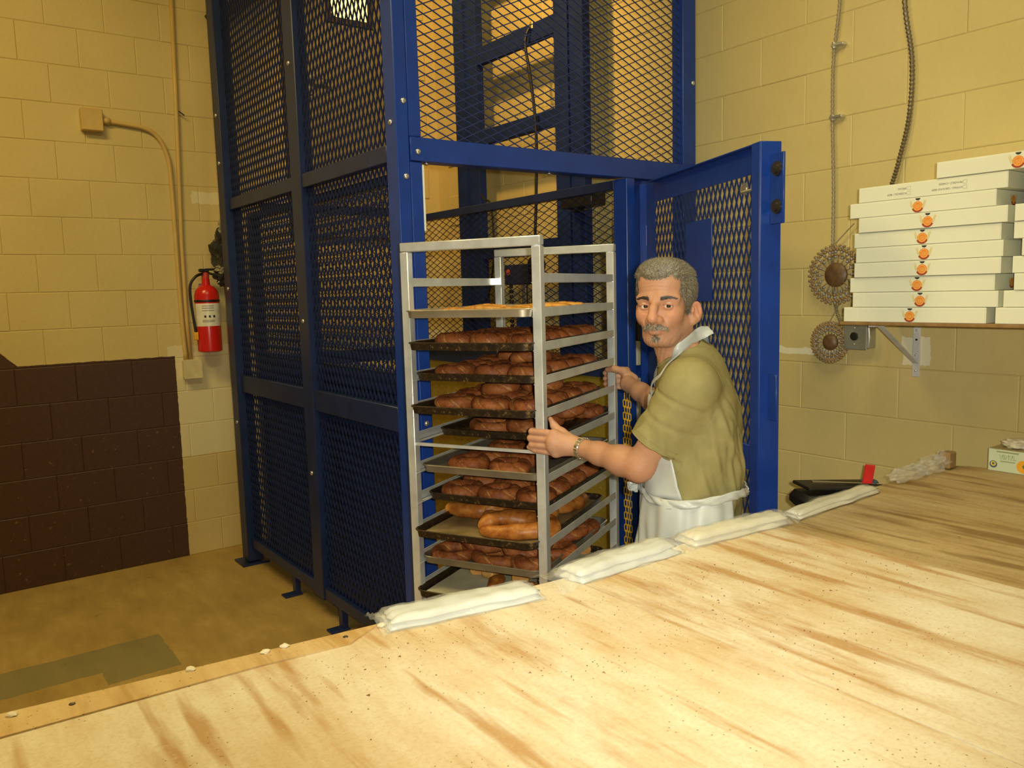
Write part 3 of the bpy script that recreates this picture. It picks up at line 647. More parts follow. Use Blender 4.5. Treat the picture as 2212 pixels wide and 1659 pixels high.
for i, yl in enumerate(lefts):
    z = Z0 + i * (BH + .0012); x = 2.750 + (i % 3) * .003
    txt = i == 8
    lab = ('white carton with upside-down menu print and tick boxes near the top of the shelf' if txt else 'white crested carton in the shelf column nearest the bead discs, %s' % ordn[i])
    c = carton(yl, z, x, lab, 'white cartons on the wall shelf', crest=not txt, endlogo=i in (2, 7))
    if txt:
        for (yy, zz, s) in ((.064, .033, 'SPECIAL'), (.064, .0165, 'KU\u015eBA\u015eILI / BEEF'), (-.119, .033, 'PEYN\u0130RL\u0130 / CHEESE'), (-.119, .0165, 'KIYMALI / GROUND BEEF')):
            cu = bpy.data.curves.new('menu_text', 'FONT'); cu.body = s; cu.size = .0088; cu.align_x = 'LEFT'; cu.materials.append(INK)
            t = text_mesh('menu_text', cu); t.parent = c
            # face -x, turned upside down: text right = +y, text up = -z
            t.matrix_local = Matrix(((0, 0, -1, -.0018), (1, 0, 0, yy + .008), (0, -1, 0, zz + .003), (0, 0, 0, 1)))
            q = MB(); yb, zb = yy, zz
            for a_, b_ in (((-.006, -.006), (.006, -.005)), ((-.006, .005), (.006, .006)), ((-.006, -.005), (-.005, .005)), ((.005, -.005), (.006, .005))):
                q.add([(-.0018, yb + a_[0], zb + a_[1]), (-.0018, yb + b_[0], zb + a_[1]), (-.0018, yb + b_[0], zb + b_[1]), (-.0018, yb + a_[0], zb + b_[1])], [(0, 1, 2, 3)])
            q.build('tick_box', M('tick_grey', (.45, .42, .36), .6), c, local=True)
rl = [1.160, 1.140, 1.110, 1.118, 1.092, 1.118, 1.116, 1.088, 1.074]
for i, yl in enumerate(rl):
    carton(yl - .0, Z0 + i * (BH + .0012), 2.752 + (i % 2) * .004, 'white carton in the shelf column cut off by the picture edge, %s' % ordn[i], 'white cartons on the wall shelf')
carton(1.358, Z0 + 9 * (BH + .0012), 2.752, 'white crested carton lying on top across both columns', 'white cartons on the wall shelf')

# ------------------------------------------------------------------ bakery rack
RC = Vector((1.729, 2.316, 0)); RA = math.radians(27.5)
RX = Vector((math.cos(RA), math.sin(RA), 0)); RY = Vector((-math.sin(RA), math.cos(RA), 0))
rack = empty('bakery_rack', RC, 'tall aluminium bakery rack on castors loaded with sheet pans', 'rack', rz=RA)
RT = 1.732; HX, HY = .352, .252
def rp(name, mb, m=ALU, sm=True): return mb.build(name, m, rack, smooth=sm, local=True)
for sx in (-1, 1):
    for sy in (-1, 1):
        rp('post', MB().bb((sx * HX, sy * HY, .14), (sx * (HX - .030), sy * (HY - .030), RT - .0005 - .03), ch=.002))
    rp('top_rail', MB().bb((sx * HX, -HY, RT - .030), (sx * (HX - .030), HY, RT), ch=.003))
    rp('bottom_rail', MB().bb((sx * HX, -HY + .0305, .142), (sx * (HX - .030), HY - .0305, .19), ch=.003))
LV = [1.618 - .1043 * i for i in range(14)]
for T in LV:
    for sy in (-1, 1):
        y0 = sy * (HY - .002); mb = MB().bb((-HX + .0302, y0, T - .027), (HX - .0302, y0 - sy * .0025, T), ch=.0005)
        mb.bb((-HX + .002, y0 - sy * .0302, T - .0285), (HX - .002, y0 - sy * .006, T - .0265)); mb.bb((-HX + .0302, y0 - sy * .0026, T - .0285), (HX - .0302, y0 - sy * .009, T - .0265))
        rp('runner', mb)
for sy in (-1, 1): rp('side_rail', MB().bb((-HX + .0302, sy * (HY - .001), .142), (HX - .0302, sy * (HY - .028), .19), ch=.003))
rp('cross_bar', MB().bb((-HX + .006, -HY + .0302, 1.060), (-HX + .014, HY - .0302, 1.070)))
for sx in (-1, 1):
    for sy in (-1, 1):
        c = bpy.data.objects.new('caster', MB().bb((sx * (HX - .05), sy * (HY - .05), .125), (sx * (HX - .0), sy * HY, .1398)).bb((sx * (HX - .04) - .02, sy * (HY - .015) - .022, .05), (sx * (HX - .04) + .02, sy * (HY - .015) - .018, .126)).bb((sx * (HX - .04) - .02, sy * (HY - .015) + .018, .05), (sx * (HX - .04) + .02, sy * (HY - .015) + .022, .126)).mesh('caster', ZINC))
        COL.objects.link(c); c.parent = rack
        w = bpy.data.objects.new('wheel', MB().lathe([(.02, -.016), (.055, -.016), (.0575, 0), (.055, .016), (.02, .016)], (sx * (HX - .04), sy * (HY - .015), .0575), 24, 'y').mesh('wheel', BLACKP, True)); COL.objects.link(w); w.parent = c

# ------------------------------------------------------------------ sheet pans
def rrect(lx, ly, r, z, n=6):
    out = []
    for cx, cy, a0 in ((lx - r, ly - r, 0), (-lx + r, ly - r, PI / 2), (-lx + r, -ly + r, PI), (lx - r, -ly + r, 1.5 * PI)):
        for k in range(n + 1):
            a = a0 + PI / 2 * k / n; out.append((cx + r * math.cos(a), cy + r * math.sin(a), z))
    return out
def pan_mesh(m):
    lx, ly = .328, .2265
    loops = [rrect(lx - .008, ly - .008, .03, -.025), rrect(lx - .004, ly - .004, .034, -.002), rrect(lx, ly, .038, -.004), rrect(lx + .001, ly + .001, .039, -.001), rrect(lx - .002, ly - .002, .036, .0012), rrect(lx - .006, ly - .006, .032, -.001), rrect(lx - .0105, ly - .0105, .0275, -.0235)]
    n = len(loops[0]); mb = MB(); vs = [p for l in loops for p in l]; fs = []
    for i in range(len(loops) - 1):
        for k in range(n): fs.append((i * n + k, i * n + (k + 1) % n, (i + 1) * n + (k + 1) % n, (i + 1) * n + k))
    fs += [tuple(range(n))[::-1], tuple((len(loops) - 1) * n + k for k in range(n))]
    mb.add(vs, fs); me = mb.mesh('sheet_pan', m, True); return me
PAN_A, PAN_B = pan_mesh(PANALU), pan_mesh(BURNT)
PALUIN = M('pan_dull', (.34, .31, .25), .45, .8, .2, 12)
PAN_C = pan_mesh(PALUIN)
PAPER = M('baking_paper', (.48, .44, .31), .6, 0, .22, 7)
PAPERB = M('greasy_baking_paper', (.25, .18, .085), .38, 0, .45, 9)
TR = [  # level index, mesh, front overhang centre x
 (1, PAN_A, -.062, 'plain aluminium sheet pan at the top holding flat golden pastries'),
 (2, PAN_B, -.058, 'blackened sheet pan second from the top of the rack'),
 (3, PAN_B, -.015, 'blackened sheet pan third from the top, pushed well back'),
 (4, PAN_B, -.058, 'blackened sheet pan fourth from the top with a golden scraped rim'),
 (5, PAN_B, .125, 'black sheet pan pushed far back above the hand on the post'),
 (6, PAN_C, .0, 'grey aluminium sheet pan below the hand on the post'),
 (7, PAN_B, .035, 'black sheet pan just below the two single front rings'),
 (8, PAN_B, -.062, 'black paper-lined sheet pan with big twisted golden loaves'),
 (9, PAN_C, -.018, 'aluminium sheet pan third from the lowest visible, heaped with rings'),
 (10, PAN_B, -.062, 'black paper-lined sheet pan with small pale buns, lowest in view'),
]
TR[8] = (9, PAN_C, -.018, 'aluminium sheet pan heaped with overlapping rings, second lowest in view')
def rl2w(x, y, z): p = RC + RX * x + RY * y; return (p.x, p.y, z)
for lv, me, fx, lab in TR:
    o = bpy.data.objects.new('sheet_pan', me); COL.objects.link(o)
    o.location = rl2w(fx, 0, LV[lv] - .0012); o.rotation_euler = (0, 0, RA + random.uniform(-.004, .004)); tag(o, lab, 'sheet pan', 'sheet pans on the bakery rack')

# ------------------------------------------------------------------ breads
def crust(name, c0, c1, c2, crack, sesame):
    m, nt, b = nt_new(name); v = objvec(nt)
    n = noise_n(nt, 20, 6, v, .72)
    at = nt.nodes.new('ShaderNodeAttribute'); at.attribute_name = 'groove'
    col = ramp(nt, n, [(.32, c0), (.5, c1), (.7, c2)])
    if sesame:
        vo = nt.nodes.new('ShaderNodeTexVoronoi'); vo.inputs['Scale'].default_value = 240; nt.links.new(v, vo.inputs['Vector'])
        s = math_n(nt, 'LESS_THAN', vo.outputs['Distance'], .34)
        col = mixc(nt, math_n(nt, 'MULTIPLY', s, .45), col, (.42, .16, .042))
        bump(nt, b, vo.outputs['Distance'], -.9, .003)
    else: bump(nt, b, n, .15)
    g = ramp(nt, math_n(nt, 'ADD', at.outputs['Fac'], math_n(nt, 'MULTIPLY', math_n(nt, 'SUBTRACT', noise_n(nt, 24, 3, v), .5), 1.3)), [(.70, (0, 0, 0)), (1.0, (1, 1, 1))])
    col = mixc(nt, math_n(nt, 'MULTIPLY', g, crack), col, (.66, .36, .12))
    nt.links.new(col, b.inputs['Base Color']); b.inputs['Roughness'].default_value = .6 if sesame else .42; b.inputs['Specular IOR Level'].default_value = .3
    return m
SESAME = crust('sesame_crust', (.105, .022, .007), (.24, .064, .017), (.40, .135, .036), .5, True)
GOLD = crust('golden_crust', (.17, .042, .008), (.36, .118, .020), (.56, .25, .055), .3, False)
PASTRY = crust('pastry_crust', (.42, .16, .025), (.58, .27, .05), (.70, .42, .12), .5, False)
BUN = crust('bun_crust', (.42, .17, .035), (.60, .31, .085), (.72, .47, .18), .1, False)
def bread_from(path, rad, name, mat, twist, closed, nseg=72, nr=16, gd=.16, seed=0, flat=.86, strands=2):
    """dough rope along a path; helical grooves where two strands twist; base flattened on the pan"""
    pts = smooth_path(path, max(2, nseg // len(path)), closed); L = len(pts); vs = []; fs = []; gr = []
    for i, p in enumerate(pts):
        a = pts[(i - 1) % L] if closed or i else p; b = pts[(i + 1) % L] if closed or i < L - 1 else p
        t = (b - a).normalized(); s = Vector((-t.y, t.x, 0)).normalized(); u = Vector((0, 0, 1))
        e = 1.0 if closed else min(1, math.sqrt(max(0, 1 - (2 * i / (L - 1) - 1) ** 8)) + .12)
        r0 = (rad if not callable(rad) else rad(i / L)) * e
        for k in range(nr):
            th = 2 * PI * k / nr
            ph = strands * (th / 1.0 - twist * 2 * PI * i / L) if twist else 0
            g = (.5 + .5 * math.cos(ph)) ** 10 if twist else 0
            q = r0 * (1 - gd * g + .10 * noise.noise(Vector((p.x * 22 + seed, p.y * 22, 1.5 * math.cos(th)))) + .05 * noise.noise(Vector((p.x * 90 + seed, p.y * 90, 3 * math.sin(th)))))
            z = math.sin(th) * q * flat; z = max(z, -r0 * .62)
            vs.append(p + s * (math.cos(th) * q) + u * z); gr.append(g)
    for i in range(L if closed else L - 1):
        j = (i + 1) % L
        for k in range(nr): fs.append((i * nr + k, i * nr + (k + 1) % nr, j * nr + (k + 1) % nr, j * nr + k))
    if not closed: fs += [tuple(range(nr))[::-1], tuple((L - 1) * nr + k for k in range(nr))]
    zmin = min(v.z for v in vs); me = bpy.data.meshes.new(name); me.from_pydata([(v.x, v.y, v.z - zmin) for v in vs], [], fs); me.materials.append(mat)
    at = me.attributes.new('groove', 'FLOAT', 'POINT'); at.data.foreach_set('value', gr)
    bm = bmesh.new(); bm.from_mesh(me); bmesh.ops.recalc_face_normals(bm, faces=bm.faces); bm.to_mesh(me); bm.free()
    me.polygons.foreach_set('use_smooth', [True] * len(me.polygons)); return me
def ring_path(R, ex_, seed):
    r = random.Random(seed); return [(R * (1 + r.uniform(-.06, .06)) * math.cos(2 * PI * k / 9) * ex_, R * (1 + r.uniform(-.06, .06)) * math.sin(2 * PI * k / 9), 0) for k in range(9)]
RINGS = [bread_from(ring_path(.0430, e, s), r, 'sesame_ring', SESAME, tw, True, 90, 16, .17, s, .92) for e, s, r, tw in ((1.0, 1, .0300, 2), (1.14, 2, .0285, 3), (.96, 3, .0310, 2), (1.2, 4, .0275, 3), (1.08, 8, .0300, 4))]
BIGR = [bread_from(ring_path(.062, e, s), r, 'sesame_ring', SESAME, 3, True, 99, 16, .13, s, .92) for e, s, r in ((1.05, 5, .0235), (1.15, 6, .0240))]
ordw = ['first', 'second', 'third', 'fourth', 'fifth', 'sixth']
pan_word = {1: 'top pan', 2: 'second pan from the top', 3: 'third pan from the top', 4: 'fourth pan from the top', 5: 'fifth pan from the top', 6: 'sixth pan from the top', 7: 'seventh pan from the top', 8: 'eighth pan from the top', 9: 'ninth pan from the top', 10: 'lowest visible pan'}
colw = {0: 'left file', 1: 'middle file', 2: 'right file'}
def put_bread(me, name, lv, x, y, rz, label, cat, group, tilt=(0, 0), dz=0):
    o = bpy.data.objects.new(name, me); COL.objects.link(o); o.location = rl2w(x, y, LV[lv] - .0012 - .0232 + dz); o.rotation_euler = (tilt[0], tilt[1], RA + rz)
    return tag(o, label, cat, group)
def rings_on(lv, x0, n_rows, cols, pool, step=.142, jit=.006):
    for rr in range(n_rows):
        for ci, y in enumerate(cols):
            x = x0 + rr * step + random.uniform(-jit, jit); yy = y + random.uniform(-jit, jit)
            put_bread(random.choice(pool), 'sesame_ring', lv, x, yy, random.uniform(0, 6.28), 'sesame ring on the %s, %s row, %s' % (pan_word[lv], ordw[rr], colw[ci if len(cols) == 3 else ci + 1]), 'bread', 'sesame bread rings on the %s' % pan_word[lv], (random.uniform(-.02, .02), random.uniform(-.02, .02)))
C3 = (.135, -.005, -.145)
rings_on(2, -.215, 4, C3, RINGS); rings_on(3, -.205, 4, C3, RINGS); rings_on(4, -.225, 4, C3, RINGS)
rings_on(5, -.045, 3, (.085, -.055), RINGS + BIGR[:1]); put_bread(RINGS[1], 'sesame_ring', 5, .335, -.13, 1, 'sesame ring at the far end of the fifth pan', 'bread', 'sesame bread rings on the fifth pan from the top')
rings_on(6, -.245, 4, (.075, -.072), RINGS); rings_on(7, -.195, 4, C3, RINGS)
# second layers, leaning on the rings below
for lv, spots in ((3, ((-.06, -.08), (.09, .05))), (4, ((-.10, .02), (.03, -.08), (.14, .05))), (5, ((.14, -.12), (.25, -.02)))):
    for k, (x, y) in enumerate(spots):
        put_bread(RINGS[(k + lv) % 4], 'sesame_ring', lv, x, y, k + lv, 'sesame ring stacked on others, %s, the %s such ring' % (pan_word[lv], ('nearest', 'middle', 'farthest')[k if len(spots) == 3 else k * 2]), 'bread', 'sesame bread rings on the %s' % pan_word[lv], (.12, -.1), .036)
# tray 9: large thin rings overlapping
for k, (x, y, dz, t) in enumerate(((-.245, .145, 0, (0, 0)), (-.235, -.015, 0, (0, 0)), (-.25, -.15, 0, (0, 0)), (-.10, .14, 0, (0, 0)), (-.165, .065, .032, (.15, .1)), (-.09, -.03, 0, (0, 0)), (-.10, -.16, 0, (0, 0)), (-.17, -.10, .033, (-.1, .1)), (.05, .10, 0, (0, 0)), (.05, -.07, 0, (0, 0)), (.20, -.02, 0, (0, 0)), (.17, -.16, 0, (0, 0)), (.03, -.16, .03, (.1, .1)))):
    put_bread((BIGR + RINGS[:1])[k % 3], 'sesame_ring', 9, x, y, k * 1.3, 'sesame ring on the ninth pan from the top, %s' % ('front left', 'front middle', 'front right', 'second row left', 'propped on the front left pair', 'second row middle', 'second row right', 'propped on the front right pair', 'third row left', 'third row middle', 'back left', 'back right', 'propped by the right runner')[k], 'bread', 'sesame bread rings on the ninth pan', t, dz)
# tray 8: big golden twisted loaves on paper
def paper(lv, fx, label, seed):
    mb = MB(); n, m_ = 12, 8; vs = []
    for i in range(n + 1):
        for j in range(m_ + 1):
            x, y = (-.30 + .6 * i / n), (-.205 + .41 * j / m_); edge = max(abs(x) / .30, abs(y) / .205)
            vs.append((x, y, .0012 + .0015 * (noise.noise(Vector((x * 12 + seed, y * 12, 0))) + .5) + (.004 if edge > .98 else 0)))
    mb.add(vs, [(i * (m_ + 1) + j, (i + 1) * (m_ + 1) + j, (i + 1) * (m_ + 1) + j + 1, i * (m_ + 1) + j + 1) for i in range(n) for j in range(m_)])
    o = bpy.data.objects.new('baking_paper', mb.mesh('baking_paper', PAPERB if lv == 8 else PAPER, 'all')); COL.objects.link(o); o.location = rl2w(fx, 0, LV[lv] - .0012 - .0232); o.rotation_euler = (0, 0, RA)
    tag(o, label, 'baking paper')
paper(8, -.062, 'creased baking paper under the big twisted loaves', 3.1); paper(10, -.062, 'pale baking paper under the small buns', 9.7)
def loaf_rad(t): return .038 * (1 - .45 * abs(2 * t - 1) ** 1.5) * (1 + .07 * math.sin(t * 38))
LOAF = [bread_from([(-.115, -.025, 0), (-.06, -.045, 0), (.02, -.048, .004), (.09, -.03, .008), (.118, .0, .012), (.09, .035, .014), (.02, .045, .018), (-.05, .03, .026), (-.10, .005, .020), (-.118, -.02, .006)], loaf_rad, 'twisted_loaf', GOLD, 0, False, 90, 14, 0, 11, .95),
        bread_from([(-.135, .02, 0), (-.07, -.02, 0), (.0, -.03, 0), (.07, -.015, 0), (.135, .03, 0)], lambda t: .038 * (1 - .42 * abs(2 * t - 1) ** 1.6) * (1 + .06 * math.sin(t * 30 + 1)), 'twisted_loaf', GOLD, 0, False, 60, 16, 0, 12, .9)]
for k, (me, x, y, rz, dz, lab) in enumerate(((LOAF[0], -.250, -.095, -1.35, .002, 'big folded golden loaf at the front of the paper-lined pan'), (LOAF[1], -.085, .115, -1.15, .002, 'long curved golden loaf by the open left side of the paper-lined pan'), (LOAF[1], .02, .075, -1.25, .002, 'long golden loaf behind the left one on the paper-lined pan'), (LOAF[0], -.09, -.02, -1.3, .004, 'golden loaf half hidden behind the folded front loaf'), (LOAF[1], .12, -.13, .05, .002, 'long reddish loaf along the right runner of the paper-lined pan'), (LOAF[1], .20, -.04, .15, .002, 'golden loaf farthest back on the paper-lined pan'))):
    put_bread(me, 'twisted_loaf', 8, x, y, rz, lab, 'bread', 'big golden loaves on the eighth pan', (0, 0), dz)
# tray 10: small buns
BUNS = [bread_from([(-.03, 0, 0), (-.012, 0, .003), (.012, 0, .003), (.03, 0, 0)], .030, 'bun', BUN, 0, False, 28, 14, 0, 21, .85), bread_from([(-.055, 0, 0), (-.02, .004, .003), (.02, .004, .003), (.055, 0, 0)], lambda t: .026 * (1 - .5 * abs(2 * t - 1)), 'bun', GOLD, 0, False, 32, 12, 0, 22, .9)]
for k, (bi, x, y, rz, lab) in enumerate(((0, -.115, .125, .4, 'round pale bun leftmost on the lowest visible pan'), (1, -.215, .0, .1, 'long glossy brown bun nearest the front of the lowest visible pan'), (0, -.15, .05, 1.2, 'pale bun tucked behind the long glossy one'), (0, -.14, -.06, .2, 'pale flat bun right of the long glossy one'), (1, -.22, -.135, 1.6, 'small brown bun near the front right corner of the lowest visible pan'), (0, .03, .02, 0, 'pale bun in the middle of the lowest visible pan'), (0, .235, -.14, .5, 'pale bun at the far right end of the lowest visible pan'), (1, .08, -.13, .8, 'brown bun along the right runner of the lowest visible pan'))):
    put_bread(BUNS[bi], 'bun', 10, x, y, rz, lab, 'bread', 'small buns on the lowest visible pan', (0, 0), .0035)
mb = MB(); mb.add([(-.055, -.05, 0), (.05, -.055, 0), (.055, .05, 0), (-.05, .055, 0), (0, 0, .018)], [(0, 1, 4), (1, 2, 4), (2, 3, 4), (3, 0, 4)])
o = bpy.data.objects.new('paper_scrap', mb.mesh('paper_scrap', PAPER)); COL.objects.link(o); o.location = rl2w(-.25, -.06, LV[10] - .020); o.rotation_euler = (.0, 0, RA + .5); tag(o, 'folded scrap of baking paper beside the long glossy bun', 'baking paper')
# tray 1: flat golden pastries
PAST = bread_from([(-.08, 0, 0), (-.03, .003, .002), (.03, -.003, .002), (.08, 0, 0)], lambda t: .027 * (1 - .45 * abs(2 * t - 1)), 'flat_pastry', PASTRY, 5, False, 60, 12, .2, 31, .42, 1)
for k, (x, y, rz) in enumerate(((-.20, .13, 1.4), (-.20, .03, 1.5), (-.20, -.08, 1.45), (-.02, .10, 1.5), (-.02, -.03, 1.4), (-.02, -.14, 1.5), (.16, .0, 1.5), (.16, -.12, 1.45))):
    put_bread(PAST, 'flat_pastry', 1, x, y, rz, 'flat golden pastry on the top pan, %s row, %s' % (('front', 'front', 'front', 'middle', 'middle', 'middle', 'back', 'back')[k], ('left', 'centre', 'right', 'left', 'centre', 'right', 'left', 'right')[k]), 'pastry', 'flat golden pastries on the top pan', dz=.012 if k % 2 else .006)

# ------------------------------------------------------------------ work table
TZ = .90
tab = empty('work_table', (1.3, .9, 0), 'long plywood-topped bakery work table filling the front', 'table')
edge = [(-1.2, 1.62), (.055, 1.521), (.338, 1.487), (.707, 1.445), (1.172, 1.402)]
MB().prism([(-1.2, .30)] + [(1.172, .30)] + edge[::-1], TZ - .022, TZ).build('plywood_sheet', PLY1, tab)
MB().prism([(1.1745, .30), (1.868, .30), (1.868, 1.389), (1.1745, 1.401)], TZ - .022, TZ - .0003).build('plywood_sheet', PLY2, tab)
MB().prism([(1.871, .30), (3.05, .30), (3.045, 1.16), (3.0, 1.33), (2.955, 1.396), (2.60, 1.392), (1.871, 1.389)], TZ - .026, TZ - .0035).build('plywood_sheet', PLY3, tab)
MB().prism([(-1.2, 1.535), (.05, 1.435), (.45, 1.415), (.62, 1.395), (.705, 1.443), (.338, 1.485), (.055, 1.519), (-1.2, 1.618)], TZ + .0001, TZ + .0032).build('edge_batten', TRIMW, tab)
for x, y in ((.155, 1.478), (.625, 1.427), (-.35, 1.53), (.905, 1.37)):
    MB().lathe([(.0055, 0), (.005, .0012), (.002, .0005)], (x, y, TZ + (.0033 if x < .7 else .0002)), 12).build('screw_head', M('dull_screw', (.16, .14, .10), .4, .7), tab)
for k, (x, y) in enumerate(((.345, 1.478), (.478, 1.462), (.515, 1.462), (.07, 1.5), (.705, 1.43))):
    lump((0, 0, 0), (.009, .008, .004), k * 3.3, .4, 'dough_crumb', M('dough', (.80, .72, .55), .7), 2).location = (x, y, TZ + .005)
for o, w in zip([o for o in COL.objects if o.name.startswith('dough_crumb')], ('second crumb from the left screw', 'left one of the close pair', 'right one of the close pair', 'farthest left', 'nearest the first white bundle')):
    tag(o, 'tiny pale dough crumb on the table edge, ' + w, 'crumb', 'dried dough crumbs on the table edge')
LEGM = M('table_steel', (.35, .34, .31), .4, .6)
for x in (-1.0, 1.0, 2.85):
    for y in (.42, 1.20): MB().bb((x - .03, y - .03, 0), (x + .03, y + .03, TZ - .10), ch=.003).build('leg', LEGM, tab)
for y in (.40, 1.18): MB().bb((-1.1, y, TZ - .10), (2.9, y + .05, TZ - .027)).build('frame_rail', LEGM, tab)
# flakes of crust scattered on the top
mb = MB(); r = random.Random(5)
for k in range(420):
    cx_, cy_ = r.choice(((.78, 1.34), (.62, 1.22), (1.0, 1.25), (1.4, 1.22), (1.55, 1.1), (.9, 1.05), (1.2, 1.0), (1.75, .95), (1.3, .8)))
    x, y = cx_ + r.gauss(0, .10), cy_ + r.gauss(0, .07)
    if y > 1.37 or x < -.2: continue
    s = r.uniform(.0008, .0022) * (2.2 if r.random() < .05 else 1); a = r.uniform(0, 6.28)
    mb.add([(x + s * math.cos(a + q), y + s * math.sin(a + q), TZ + .0004) for q in (0, 2.1, 4.2)] + [(x, y, TZ + .0012 + s * .3)], [(0, 1, 3), (1, 2, 3), (2, 0, 3)])
tag(tag(mb.build('crust_crumbs', M('crumb_brown', (.22, .10, .035), .7, 0, .5, 200)), 'brown sesame and crust crumbs scattered over the plywood', 'crumbs'), kind='stuff')

# ------------------------------------------------------------------ wrapped bundles along the table edge
def film_mat():
    m, nt, b = nt_new('clear_film'); b.inputs['Base Color'].default_value = (.95, .95, .92, 1); b.inputs['Roughness'].default_value = .08
    b.inputs['Transmission Weight'].default_value = .0; b.inputs['Alpha'].default_value = .20; b.inputs['Specular IOR Level'].default_value = 1.0
    bump(nt, b, noise_n(nt, 50, 4, objvec(nt)), .8, .004); return m
FILM = film_mat(); BAGW = M('white_bag_fold', (.60, .62, .59), .45, 0, .05, 20, .15, 30)
def packet(p0, p1, w, h, n_layers, label, seed, film=True, col=BAGW, ragged=.5):
    p0, p1 = Vector(p0), Vector(p1); d = p1 - p0; L = d.length; a = math.atan2(d.y, d.x)
    r = empty('wrapped_bundle', ((p0 + p1) / 2), label, 'bundle', 'film-wrapped bundles along the table edge', rz=a)
    nx, ny = 26, 9
    def sheet(z0, wd, ln, amp, s, nm, m, thick):
        mb = MB(); top = []; bot = []
        for i in range(nx + 1):
            for j in range(ny + 1):
                u, v = i / nx * 2 - 1, j / ny * 2 - 1
                x = u * ln / 2 + .012 * noise.noise(Vector((v * 2, s, u))) * (1 if abs(u) > .9 else .2)
                y = v * wd / 2 * (1 + .10 * noise.noise(Vector((u * 3, s * 2, 0)))) + .008 * noise.noise(Vector((u * 2.5, s, 5)))
                rd = math.sqrt(max(0, 1 - abs(v) ** 3.2)) * math.sqrt(max(0, 1 - abs(u) ** 14))
                z = z0 + thick * (.25 + .75 * rd) + amp * noise.noise(Vector((u * 5 + s, v * 1.8, s))) * rd + amp * .8 * noise.noise(Vector((u * 1.6 + s, v * 6, s * 3))) * rd
                top.append((x, y, max(z, z0 + .001))); bot.append((x, y, z0))
        n = len(top); fs = []
        for i in range(nx):
            for j in range(ny):
                q = (i * (ny + 1) + j, (i + 1) * (ny + 1) + j, (i + 1) * (ny + 1) + j + 1, i * (ny + 1) + j + 1); fs += [q, tuple(k + n for k in q[::-1])]
        rim = [i * (ny + 1) for i in range(nx + 1)] + [nx * (ny + 1) + j for j in range(1, ny + 1)] + [i * (ny + 1) + ny for i in range(nx - 1, -1, -1)] + [j for j in range(ny - 1, 0, -1)]
        for k in range(len(rim)): a_, b_ = rim[k], rim[(k + 1) % len(rim)]; fs.append((a_, b_, b_ + n, a_ + n))
        mb.add(top + bot, fs); return mb.build(nm, m, r, smooth='all', local=True)
    for k in range(n_layers):
        sheet(.001 + k * h / n_layers, w * (1 - .10 * k), L * (1 - .03 * k), h * .16, seed + k, 'folded_layer', col, h / n_layers * 1.05)
    if film:
        f = sheet(.0008, w * 1.16, L * 1.04, h * .22, seed + 9, 'film_wrap', FILM, h * 1.16)
        # loose crumpled flap of film at the end
        mb = MB(); vs = []
        for i in range(9):
            for j in range(7):
                u, v = i / 8, j / 6 * 2 - 1; s = ragged * .07
                vs.append((-L / 2 * 1.02 - u * s, v * w * .6 * (1 + .3 * u), .004 + h * .9 * (1 - abs(v) ** 2) * (1 - .4 * u) + .012 * noise.noise(Vector((u * 4 + seed, v * 4, seed)))))
        mb.add(vs, [(i * 7 + j, (i + 1) * 7 + j, (i + 1) * 7 + j + 1, i * 7 + j + 1) for i in range(8) for j in range(6)])
        mb.build('film_flap', FILM, r, smooth='all', local=True)
    return r
packet((.715, 1.435, TZ), (1.05, 1.375, TZ), .085, .025, 2, 'white wrapped bundle on the table edge in front of the rack', 1.7, ragged=.3)
packet((1.165, 1.385, TZ), (1.50, 1.388, TZ), .080, .030, 2, 'white wrapped bundle with a wide crumpled film end, second along the edge', 4.3, ragged=1)
packet((1.565, 1.385, TZ), (1.92, 1.352, TZ), .070, .030, 2, 'cream wrapped bundle on the table edge in front of the man', 7.9, col=M('cream_bag_fold', (.66, .62, .48), .45, 0, .06, 20, .15, 30))
packet((1.97, 1.352, TZ), (2.42, 1.366, TZ), .055, .020, 2, 'flat cream wrapped bundle beyond the man, by the black case', 11.4, col=M('cream_bag_fold', (.66, .62, .48), .45, 0, .06, 20, .15, 30))
cp = empty('clear_plastic_wad', (2.75, 1.37, TZ), 'crumpled clear plastic wad near the wall end of the table', 'plastic wad')
for c, rr, s in (((-.10, .0, .02), (.11, .03, .022), 1.), ((.06, .0, .028), (.10, .03, .028), 6.), ((.16, .005, .035), (.05, .02, .025), 3.)):
    o = lump(c, rr, s, .5, 'film_fold', FILM, 3); o.parent = cp; o.location = c
o = MB().bb((2.885, 1.345, TZ + .0), (2.935, 1.385, TZ + .058), ch=.004).build('tape_core', M('cardboard_brown', (.33, .21, .09), .7), cp)
# mended film: black case with a red tag behind the table
bc = empty('black_case', (2.62, 1.585, 0), 'black padded case with steel strip and red tag, on a stand behind the table', 'case')
BL = M('black_vinyl', (.012, .011, .010), .5, 0, .3, 40)
q = Matrix.Rotation(-.50, 3, 'Z')
MB().box((2.62, 1.60, .795), (.33, .15, .06), q, ch=.02).build('body', BL, bc, smooth=True); MB().box((2.62, 1.60, .842), (.30, .13, .012), q @ Matrix.Rotation(.05, 3, 'Y'), ch=.004).build('lid', BL, bc)
MB().box((2.625, 1.575, .853), (.27, .012, .005), q @ Matrix.Rotation(.10, 3, 'Y')).build('steel_strip', CHROME, bc)
MB().box((2.715, 1.548, .868), (.036, .006, .085), q @ Matrix.Rotation(.17, 3, 'Y')).build('red_tag', M('tag_red', (.80, .035, .03), .4), bc)
MB().box((2.745, 1.56, .835), (.05, .05, .03), q, ch=.008).build('blue_pouch', M('blue_grey', (.06, .10, .14), .5), bc)
